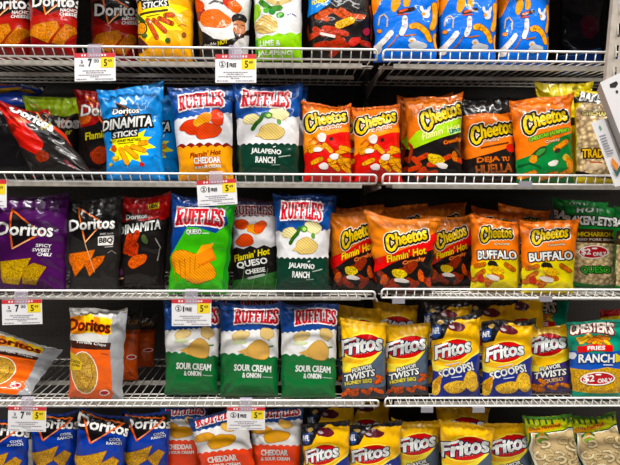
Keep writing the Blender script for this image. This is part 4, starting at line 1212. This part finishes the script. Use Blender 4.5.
price_card('white 2 plus 1 free price card on the top shelf rail', 235.8, 68.5, 41, 28.5, 0, 1)
price_card('white price card with yellow patch cut by the left edge of the photo', -14, 193.5, 41, 28, 0, 7)
price_card('white 2 plus 1 free price card tilted on the second shelf rail', 217, 192.5, 39.5, 25.5, 3.5, 1)
price_card('tilted white price card with large 7 on the third shelf rail at left', 22, 312, 40, 25, 1.5, 7)
price_card('white 2 plus 1 free price card on the third shelf rail', 191.5, 312.5, 39.5, 27, 0, 1)
price_card('white price card with large 7 on the fourth shelf rail at left', 27, 419, 38, 25, -1, 7)
price_card('white 2 plus 1 free price card on the fourth shelf rail', 246, 418.5, 38, 23, 0, 1)

def label_clip(label, px, py, w=13, h=5.5):
    org = at(px, py, -.014)
    r = empty('label_clip', org); tag(r, label, 'clip', 'empty label clips on the rails')
    hw = w/2*.004; hh = h/2*.004
    v, f = box((-hw, -.002, -hh), (hw, 0, hh)); mesh_obj('face', v, f, 'plastic:#8f8b92', parent=r, smooth=False)
    v, f = box((-hw, 0, hh-.002), (hw, .012, hh)); mesh_obj('hook', v, f, 'plastic:#77737a', parent=r, smooth=False)
label_clip('grey empty label clip on the second shelf rail at right', 525.5, 184)
label_clip('grey empty label clip on the third shelf rail just right of the joint', 398.5, 301)
label_clip('grey empty label clip on the third shelf rail further right', 546, 299)
label_clip('grey empty label clip on the fourth shelf rail nearer the joint', 427, 410)
label_clip('grey empty label clip on the fourth shelf rail further right', 478.5, 410)

# ------------------------------------------------------------------ the slotted strip and the packs hung on it
def strip():
    Y = -.055
    top, bot = at(611, -25, Y), at(611.5, 104, Y)
    org = np.array([bot[0], Y, bot[2]])
    r = empty('hanging_strip', org); tag(r, 'pale slotted metal strip hanging in front of the top shelf at right', 'display strip')
    hw = .0300; sw = .0045; H = top[2]-bot[2]
    parts = [box((-hw, 0, 0), (sw*-1+.004, .0025, H)), box((sw+.004, 0, 0), (hw, .0025, H))]
    slots = []
    z = H
    edges = [H]
    for py in (-21, 1, 23, 45, 67, 89):
        a = at(611, py, Y)[2]-bot[2]; b = at(611, py+14, Y)[2]-bot[2]
        slots.append((a, b))
    prev = H
    for a, b in slots:
        parts.append(box((-sw+.004, 0, a), (sw+.004, .0025, prev))); prev = b
    parts.append(box((-sw+.004, 0, 0), (sw+.004, .0025, prev)))
    parts.append(box((-hw, .0025, 0), (-hw+.0025, .018, H))); parts.append(box((hw-.0025, .0025, 0), (hw, .018, H)))
    mesh_obj('channel', *join(parts), 'wire:#b9aea2', parent=r, smooth=False)
    for a, b in slots:
        V = [(-.001, -.001, a-.004), (.0035, .004, a-.004), (.0035, .006, b+.006), (-.004, -.006, b+.004), (-.006, -.008, b+.012)]
        mesh_obj('slot_tab', [(-.006,-.001,a), (-.0005,.001,a), (-.0005,-.004,b+.005), (-.007,-.009,b+.01), (-.006,.0005,a), (-.0005,.0022,a), (-.0005,-.0028,b+.005), (-.007,-.0078,b+.01)],
                 [(0,1,2,3), (7,6,5,4), (0,3,7,4), (1,5,6,2), (2,6,7,3), (0,4,5,1)], 'wire:#e2dbd0', parent=r, smooth=False)
strip()

def hung_box(label, TLp, TRp, BLp, Y, ext, prints):
    """white carton hung by its tab; TLp, TRp, BLp are three corners of its front"""
    tl, tr, bl = at(*TLp, Y), at(*TRp, Y), at(*BLp, Y)
    org = tl.copy()
    r = empty('hanging_carton', org); tag(r, label, 'carton', 'white cartons on the hanging strip')
    U, Vv, Ew = tr-tl, bl-tl, np.array(ext)
    c = [np.zeros(3), U, U+Vv, Vv]
    V = c + [p+Ew for p in c]
    F_ = [(3,2,1,0), (4,5,6,7), (0,1,5,4), (1,2,6,5), (2,3,7,6), (3,0,4,7)]
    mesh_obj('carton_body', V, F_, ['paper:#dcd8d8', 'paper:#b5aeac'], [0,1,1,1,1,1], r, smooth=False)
    k = 0
    for part, m_, pts in prints:
        k += 1
        P = [p[0]*U+p[1]*Vv+np.array([0, -.0003*(k+1), 0]) for p in pts]
        mesh_obj(part, P, [tuple(range(len(P)))[::-1]], m_, parent=r, smooth=False)
    return r
def bars(u0, u1, vs, seed, m_='paper:#8f8c94', part='text_line'):
    q = random.Random(seed); out = []
    for v in vs:
        e = u1-q.uniform(0, .3)*(u1-u0)
        out.append((part, m_, [(u0, v), (e, v), (e, v+.018), (u0, v+.018)]))
    return out
hung_box('large white hanging carton cut by the right edge of the photo', (600, 82.5), (634, 66), (640, 186), -.125, (.010, .03, -.025),
         [('hang_hole', 'dull:#1c1a1a', [(.22,.05),(.42,.05),(.44,.08),(.34,.10),(.2,.08)]), ('hole_dot', 'dull:#2a2727', [(.30,.125),(.36,.125),(.36,.15),(.30,.15)]),
          ('leaf_mark', 'paper:#4f8a5a', [(.40,.20),(.52,.16),(.56,.22),(.46,.26)])] + bars(.16, .6, (.36,.40,.44,.48,.52,.56), 3, 'paper:#7fa98a') + bars(.16, .6, (.6,.64), 4))
hung_box('small white hanging carton with orange and green picture', (591, 122.5), (604, 118.5), (615, 187), -.105, (.042, .03, .006),
         [('leaf_mark', 'paper:#6f9a86', [(.38,.10),(.55,.07),(.6,.13),(.45,.16)])] + bars(.2, .8, (.22,.26,.30,.34,.38,.42,.46,.50), 5) +
         [('picture', 'paper:#e0862a', [(.32,.66),(.52,.56),(.78,.70),(.5,.78)]), ('picture', 'paper:#2f5f58', [(.24,.72),(.5,.78),(.86,.71),(.9,.76),(.4,.86)])])

# peg hooks on the panel with dark packs, seen dimly over the top shelf
def peg_hook(px, py, label):
    p = at(px, py, PANEL_Y-.05)
    r = empty('peg_hook', (p[0], PANEL_Y, p[2])); tag(r, label, 'hook', 'peg hooks on the dark panel')
    mesh_obj('prong', *tube([(0, -.002, 0), (0, -.12, -.004), (0, -.135, .012)], .003, 6), 'wire:#6f6a66', parent=r)
    mesh_obj('price_holder', *tube([(-.012, -.12, .005), (-.012, -.12, -.03), (.012, -.12, -.03), (.012, -.12, .005)], .002, 6), 'wire:#6f6a66', parent=r)
peg_hook(575, 10, 'left of the two bare peg hooks above the dark pack'); peg_hook(587, 3, 'right of the two bare peg hooks above the dark pack')

# ------------------------------------------------------------------ the bags
T1, T2, T3, T4, T5 = [('snack bags on the %s shelf' % n) for n in ('top', 'second', 'third', 'fourth', 'bottom')]
TC, PC, PF, CC, RI, FR_ = 'tortilla_chip_bag', 'potato_chip_bag', 'cheese_snack_bag', 'corn_chip_bag', 'pork_rind_bag', 'fries_snack_bag'
# top shelf
bag(TC, 'nacho', 'red tortilla chip bag cut by the left edge on the top shelf', (-20,-38), (33,-38), 30, -16, 0, (.11,.09), group=T1, key='nacho')
bag(TC, 'nacho', 'red nacho cheese tortilla chip bag, second from left on the top shelf', (27,-38), (80,-38), 78, 30, 0, group=T1)
bag(TC, 'nacho', 'dim red tortilla chip bag beside the yellow sticks bag', (88,-32), (140,-32), 138, 90, 0, (.25,.22), group=T1)
bag(TC, 'yellow_sticks', 'yellow bag of rolled chip sticks on the top shelf', (132,-36), (198,-36), 194, 138, 0, group=T1)
bag(PC, 'lemon_hot', 'white ridged chip bag printed with a bearded man', (190,-36), (256,-36), 249, 199, 0, group=T1)
bag(PC, 'lime', 'white and lime green ridged chip bag on the top shelf', (250,-36), (304,-36), 303, 255, 0, group=T1)
bag(PF, 'black_flame', 'black cheese snack bag with blue corner on the top shelf', (303,-36), (376,-36), 372, 308, 0, group=T1)
bag(PF, 'blue_puffs', 'blue cheese puff bag right above the shelf joint', (368,-36), (442,-36), 438, 373, 0, group=T1, key='blue')
bag(PF, 'blue_puffs', 'blue cheese puff bag, middle of the three', (436,-36), (500,-36), 497, 438, 0, group=T1)
bag(PF, 'blue_puffs', 'blue cheese puff bag next to the empty dark space', (496,-34), (552,-36), 549, 498, 0, group=T1)
bag(TC, 'dark_pack', 'dark pack with blue band deep on the top shelf', (560,-16), (604,-16), 604, 558, 0, (.42,.40), T=.06, group=T1)
bag(TC, 'dark_pack', 'dark pack behind the slotted strip on the top shelf', (606,-16), (650,-16), 650, 606, 0, (.42,.40), T=.06, group=T1)
# second shelf
bag(TC, 'cool_ranch', 'dim blue bag lying on top at the back left of the second shelf', (-12,82), (46,86), (40,108), (-14,106), 1, (.44,.27), T=.05, group=T2)
bag(TC, 'plain_black', 'black bag in the dark at the left end of the second shelf', (-16,108), (44,110), 42, -14, 1, (.27,.25), T=.06, group=T2)
bag(TC, 'crumpled_red', 'crumpled black and red tortilla chip bag slumped on the second shelf', (-4,102), (48,110), (97,177), (32,180), 1, (.12,.05), T=.06, wr=1.7, group=T2)
bag(TC, 'lime_black', 'black tortilla chip bag with lime green top', (24,96), (80,98), 82, 30, 1, (.24,.22), group=T2)
bag(TC, 'flamin_red', 'black and red tortilla chip bag half hidden by the blue sticks bag', (75,92), (121,88), 128, 86, 1, (.16,.14), T=.075, group=T2)
bag(TC, 'blue_sticks', 'bright blue bag of rolled chip sticks at the front of the second shelf', (97,90), (164,84), 166, 106, 1, group=T2, key='bsticks')
bag(TC, 'blue_sticks', 'bright blue bag of rolled chip sticks tucked behind its twin', (126,96), (182,92), 181, 126, 1, (.19,.17), group=T2)
bag(PC, 'red_cheddar', 'blue and gold cheddar ridged chip bag on the second shelf', (168,87), (235,87), 234, 179, 1, group=T2)
bag(PC, 'jalapeno', 'blue and dark green ridged chip bag on the second shelf', (232,84), (303,85), 300, 237, 1, group=T2, key='jal2')
bag(PC, 'jalapeno', 'blue ridged chip bag peeking out behind the dark green one on the second shelf', (244,88), (308,88), 308, 246, 1, (.20,.18), group=T2)
bag(PF, 'crunchy', 'orange and red cheese snack bag, left of the pair on the second shelf', (301,102), (351,106), 353, 303, 1, group=T2, key='crunchy')
bag(PF, 'crunchy', 'orange and red cheese snack bag, right of the pair on the second shelf', (351,107), (400,106), 403, 354, 1, group=T2)
bag(PF, 'limon', 'orange cheese snack bag with lime band on the second shelf', (404,98), (462,94), 464, 407, 1, group=T2, key='limon')
bag(PF, 'limon', 'orange and lime cheese snack bag mostly hidden behind its twin', (396,99), (452,96), 455, 401, 1, (.19,.17), group=T2)
bag(PF, 'huella', 'orange cheese snack bag with black folded top', (459,99), (514,97), 518, 463, 1, group=T2, key='huella')
bag(PF, 'cheddar_jal', 'orange and green cheese snack bag on the second shelf', (508,101), (572,93), 575, 516, 1, group=T2, key='cj')
bag(RI, 'rinds_plain', 'yellow pork rind bag behind the small white carton', (572,88), (628,90), 624, 575, 1, group=T2, key='rinds')
bag(RI, 'plain_yellow', 'yellow pork rind bag leaning at the back of the second shelf', (535,86), (592,80), 590, 540, 1, (.24,.2), group=T2, wr=1.5)
# third shelf
bag(TC, 'purple_chili', 'purple tortilla chip bag on the third shelf', (-8,194), (71,196), 68, -3, 2, group=T3)
bag(TC, 'black_bbq', 'black tortilla chip bag with orange chips on the third shelf', (67,200), (125,197), 121, 68, 2, group=T3)
bag(TC, 'red_dinamita', 'black and red bag of rolled chips on the third shelf', (122,196), (172,194), 166, 116, 2, (.125,.08), group=T3)
bag(PC, 'green_queso', 'green ridged chip bag with a cheese block picture', (171,194), (237,198), 229, 167, 2, (.10,.052), group=T3)
bag(PC, 'flamin_queso', 'dark ridged chip bag with yellow script between green and blue bags', (231,198), (279,199), 283, 231, 2, (.15,.12), T=.07, group=T3)
bag(PC, 'jalapeno', 'blue and dark green ridged chip bag on the third shelf', (273,194), (333,196), 330, 275, 2, (.11,.06), group=T3, key='jal3')
bag(PF, 'flamin_crunchy', 'orange cheese snack bag with red band beside the third shelf joint', (328,212), (382,211), 382, 330, 2, (.135,.12), T=.07, group=T3, key='fc')
bag(PF, 'flamin_crunchy', 'orange cheese snack bag with red band leaning out in front', (364,213), (440,220), 432, 376, 2, (.09,.052), T=.08, group=T3)
bag(PF, 'flamin_crunchy', 'orange cheese snack bag with red band pushed back at right', (420,217), (474,214), 474, 424, 2, (.20,.18), T=.08, group=T3)
bag(PF, 'buffalo', 'orange and yellow cheese snack bag, left of the pair on the third shelf', (470,216), (521,222), 519, 469, 2, (.11,.085), T=.08, group=T3, key='buf')
bag(PF, 'buffalo', 'orange and yellow cheese snack bag, right of the pair on the third shelf', (519,219), (579,221), 574, 520, 2, (.10,.062), T=.08, group=T3)
bag(RI, 'rinds_queso', 'green pork rind bag with brown band and price oval', (563,203), (622,208), 617, 571, 2, (.12,.1), group=T3, key='rq')
bag(RI, 'rinds_queso', 'green pork rind bag cut by the right edge on the third shelf', (611,205), (668,208), 664, 614, 2, (.1,.09), group=T3)
# fourth shelf
bag(TC, 'toasted_corn', 'white and orange tortilla chip bag lying back at the left edge', (-14,328), (65,350), (32,400), (-34,400), 3, (.36,.075), T=.05, wr=1.2, group=T4)
bag(TC, 'toasted_corn', 'white and orange tortilla chip bag standing upright at the front', (70,307), (128,309), 124, 68, 3, (.08,.06), T=.08, group=T4, key='tc', yaw=.015)
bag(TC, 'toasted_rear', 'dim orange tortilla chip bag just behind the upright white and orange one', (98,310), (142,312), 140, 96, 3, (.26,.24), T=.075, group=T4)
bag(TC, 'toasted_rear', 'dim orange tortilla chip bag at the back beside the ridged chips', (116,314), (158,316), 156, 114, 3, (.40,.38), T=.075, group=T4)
bag(PC, 'onion', 'green and blue onion chip bag under the price card', (163,301), (222,303), 219, 164, 3, group=T4, key='on')
bag(PC, 'onion', 'green and blue onion chip bag, middle of the three', (218,302), (282,303), 279, 219, 3, group=T4)
bag(PC, 'onion', 'green and blue onion chip bag, rightmost of the three', (279,303), (339,303), 337, 280, 3, group=T4)
bag(CC, 'twists_honey', 'yellow and grey corn chip bag, left of the pair', (340,316), (387,325), 387, 341, 3, (.11,.064), T=.075, group=T4, key='th')
bag(CC, 'twists_honey', 'yellow and grey corn chip bag, right of the pair', (384,322), (430,324), 429, 386, 3, (.135,.085), T=.075, group=T4)
bag(CC, 'scoops', 'yellow and blue corn chip bag with football picture, left of the pair', (430,317), (481,312), 481, 431, 3, (.11,.064), T=.075, group=T4, key='sc')
bag(CC, 'scoops', 'yellow and blue corn chip bag with football picture, right of the pair', (480,320), (534,318), 533, 481, 3, (.11,.064), T=.075, group=T4)
bag(CC, 'twists_queso', 'yellow and purple corn chip bag on the fourth shelf', (524,331), (568,322), 574, 527, 3, (.11,.064), T=.075, group=T4)
bag(FR_, 'ranch_fries', 'teal bag of ranch fries on the fourth shelf', (565,322), (628,318), 624, 571, 3, (.11,.062), group=T4, key='rf')
bag(FR_, 'red_yellow', 'red and yellow bag behind the teal fries bag at the right edge', (599,308), (652,305), 650, 601, 3, (.25,.22), T=.07, group=T4)
# bottom shelf
bag(TC, 'cool_ranch', 'blue tortilla chip bag cut by the left edge on the bottom shelf', (-20,418), (31,420), 30, -18, 4, group=T5, key='cr')
bag(TC, 'cool_ranch', 'blue tortilla chip bag right of the fourth shelf 7 card', (29,411), (80,412), 78, 34, 4, (.15,.11), group=T5)
bag(TC, 'cool_ranch', 'blue tortilla chip bag, third along the bottom shelf', (78,406), (131,419), 122, 70, 4, (.095,.05), group=T5)
bag(TC, 'cool_ranch', 'blue tortilla chip bag set back beside the ridged chips', (122,412), (172,411), 170, 122, 4, (.14,.12), group=T5)
bag(PC, 'cheddar', 'orange and white ridged chip bag set back on the bottom shelf', (160,405), (209,406), 206, 160, 4, (.13,.11), group=T5)
bag(PC, 'cheddar', 'orange and white ridged chip bag tilted under the price card', (188,418), (246,405), 262, 206, 4, (.11,.062), group=T5)
bag(PC, 'cheddar', 'orange and white ridged chip bag next to the yellow corn chips', (249,408), (304,406), 301, 251, 4, (.11,.09), group=T5)
bag(CC, 'scoops', 'yellow corn chip bag with dark football top, left of the bottom pair', (301,425), (350,418), 352, 303, 4, (.11,.064), T=.075, group=T5, key='s5')
bag(CC, 'scoops', 'yellow corn chip bag with dark football top, right of the bottom pair', (346,426), (402,419), 402, 349, 4, (.11,.064), T=.075, group=T5)
bag(CC, 'twists_honey', 'yellow corn chip bag under the right end of the fourth shelf joint', (392,419), (440,422), 440, 396, 4, (.10,.08), T=.075, group=T5)
bag(CC, 'twists_honey', 'yellow corn chip bag in the middle of the bottom right section', (438,419), (494,426), 492, 442, 4, (.10,.062), T=.075, group=T5, key='t5')
bag(CC, 'twists_honey', 'yellow corn chip bag left of the green and yellow ring snacks', (482,424), (532,420), 532, 488, 4, (.11,.09), T=.075, group=T5)
bag(RI, 'rings', 'yellow green ring snack bag with clear window, left of the pair', (520,414), (572,416), 583, 536, 4, (.11,.064), T=.075, group=T5, key='rg')
bag(RI, 'rings', 'yellow green ring snack bag with clear window, right of the pair', (566,417), (614,412), 634, 584, 4, (.11,.064), T=.075, group=T5)

# bags in the second rank, showing over and between the front ones
def rear(key, dx, dy, dz, label, group, rz=0., sc=1.):
    dup(BAGS[key], (dx, dy + BACK.get(label, 0), dz), label, group, rz, sc)
rear('crunchy', -.02, .12, 0, 'dim orange bag right behind the left one of the second shelf pair', T2, .03, 1.03)
rear('crunchy', .17, .13, 0, 'dim orange bag right behind the right one of the second shelf pair', T2, -.04, 1.03)
rear('huella', .02, .12, 0, 'black topped cheese snack bag behind the front one with the folded top', T2, -.03, 1.04)
rear('fc', .03, .14, .0055, 'dim orange cheese snack bag behind the leaning one, near the third shelf joint', T3, .03, 1.02)
rear('fc', .24, .15, .0055, 'dim orange cheese snack bag in the dark above the leaning one', T3, -.03, 1.03)
rear('fc', .44, .20, .0055, 'dim orange cheese snack bag in the dark left of the yellow pair', T3, .02, 1.04)
rear('buf', .06, .13, 0, 'orange cheese snack bag rising behind the left yellow one', T3, .03, 1.08)
rear('buf', .22, .16, 0, 'orange cheese snack bag rising behind the right yellow one', T3, -.03, 1.10)
rear('jal3', .03, .13, 0, 'blue ridged chip bag behind the dark green one on the third shelf', T3, .03)
rear('on', .02, .13, 0, 'dim onion chip bag behind the one under the price card', T4, .02)
rear('on', .26, .13, 0, 'dim onion chip bag behind the middle one', T4, -.02)
rear('th', 0, .16, 0, 'dim yellow corn chip bag behind the left yellow and grey one', T4, .03, 1.04)
rear('th', .18, .17, 0, 'dim yellow corn chip bag behind the right yellow and grey one', T4, -.03, 1.05)
rear('sc', .0, .11, 0, 'dim football top corn chip bag behind the left yellow and blue one', T4, .04, 1.06)
rear('sc', .21, .11, 0, 'dim football top corn chip bag behind the right yellow and blue one', T4, -.03, 1.06)
rear('sc', .38, .12, 0, 'dim football top corn chip bag behind the yellow and purple one', T4, .02, 1.1)
rear('rf', -.10, .25, 0, 'teal fries bag standing behind the purple and teal bags', T4, .05, 1.03)
rear('rq', .02, .13, 0, 'green pork rind bag in the dark behind the one with the price oval', T3, .03, 1.04)

rear('s5', .03, .13, 0, 'dim corn chip bag behind the left one of the bottom pair', T5, .04, 1.05)
rear('s5', .21, .13, 0, 'dim corn chip bag behind the right one of the bottom pair', T5, -.03, 1.05)
rear('t5', .03, .14, 0, 'dim yellow corn chip bag behind the middle one of the bottom right section', T5, .03, 1.05)
# ------------------------------------------------------------------ light
def area(name, loc, sx, sy, energy, col=(1, .985, .955), tgt=None):
    l = bpy.data.lights.new(name, 'AREA'); l.shape = 'RECTANGLE'; l.size = sx; l.size_y = sy; l.energy = energy; l.color = col
    o = bpy.data.objects.new(name, l); COL.objects.link(o); o.location = loc
    if tgt is not None:
        o.rotation_euler = (Vector(tgt)-Vector(loc)).to_track_quat('-Z', 'Y').to_euler()
    return o
area('ceiling_lamp', (0, -1.7, 6.2), 9, .35, 950)
area('ceiling_lamp', (0, -4.2, 6.2), 9, .35, 360)
area('ceiling_lamp', (0, -6.8, 6.2), 9, .35, 60)
w = bpy.data.worlds.new('store'); SC.world = w; w.use_nodes = True
w.node_tree.nodes['Background'].inputs['Color'].default_value = (1, .98, .96, 1)
w.node_tree.nodes['Background'].inputs['Strength'].default_value = .02
SC.view_settings.view_transform = 'Standard'
SC.view_settings.look = 'None'
SC.view_settings.gamma = 1
SC.view_settings.use_curve_mapping = False
SC.view_settings.exposure = -.3
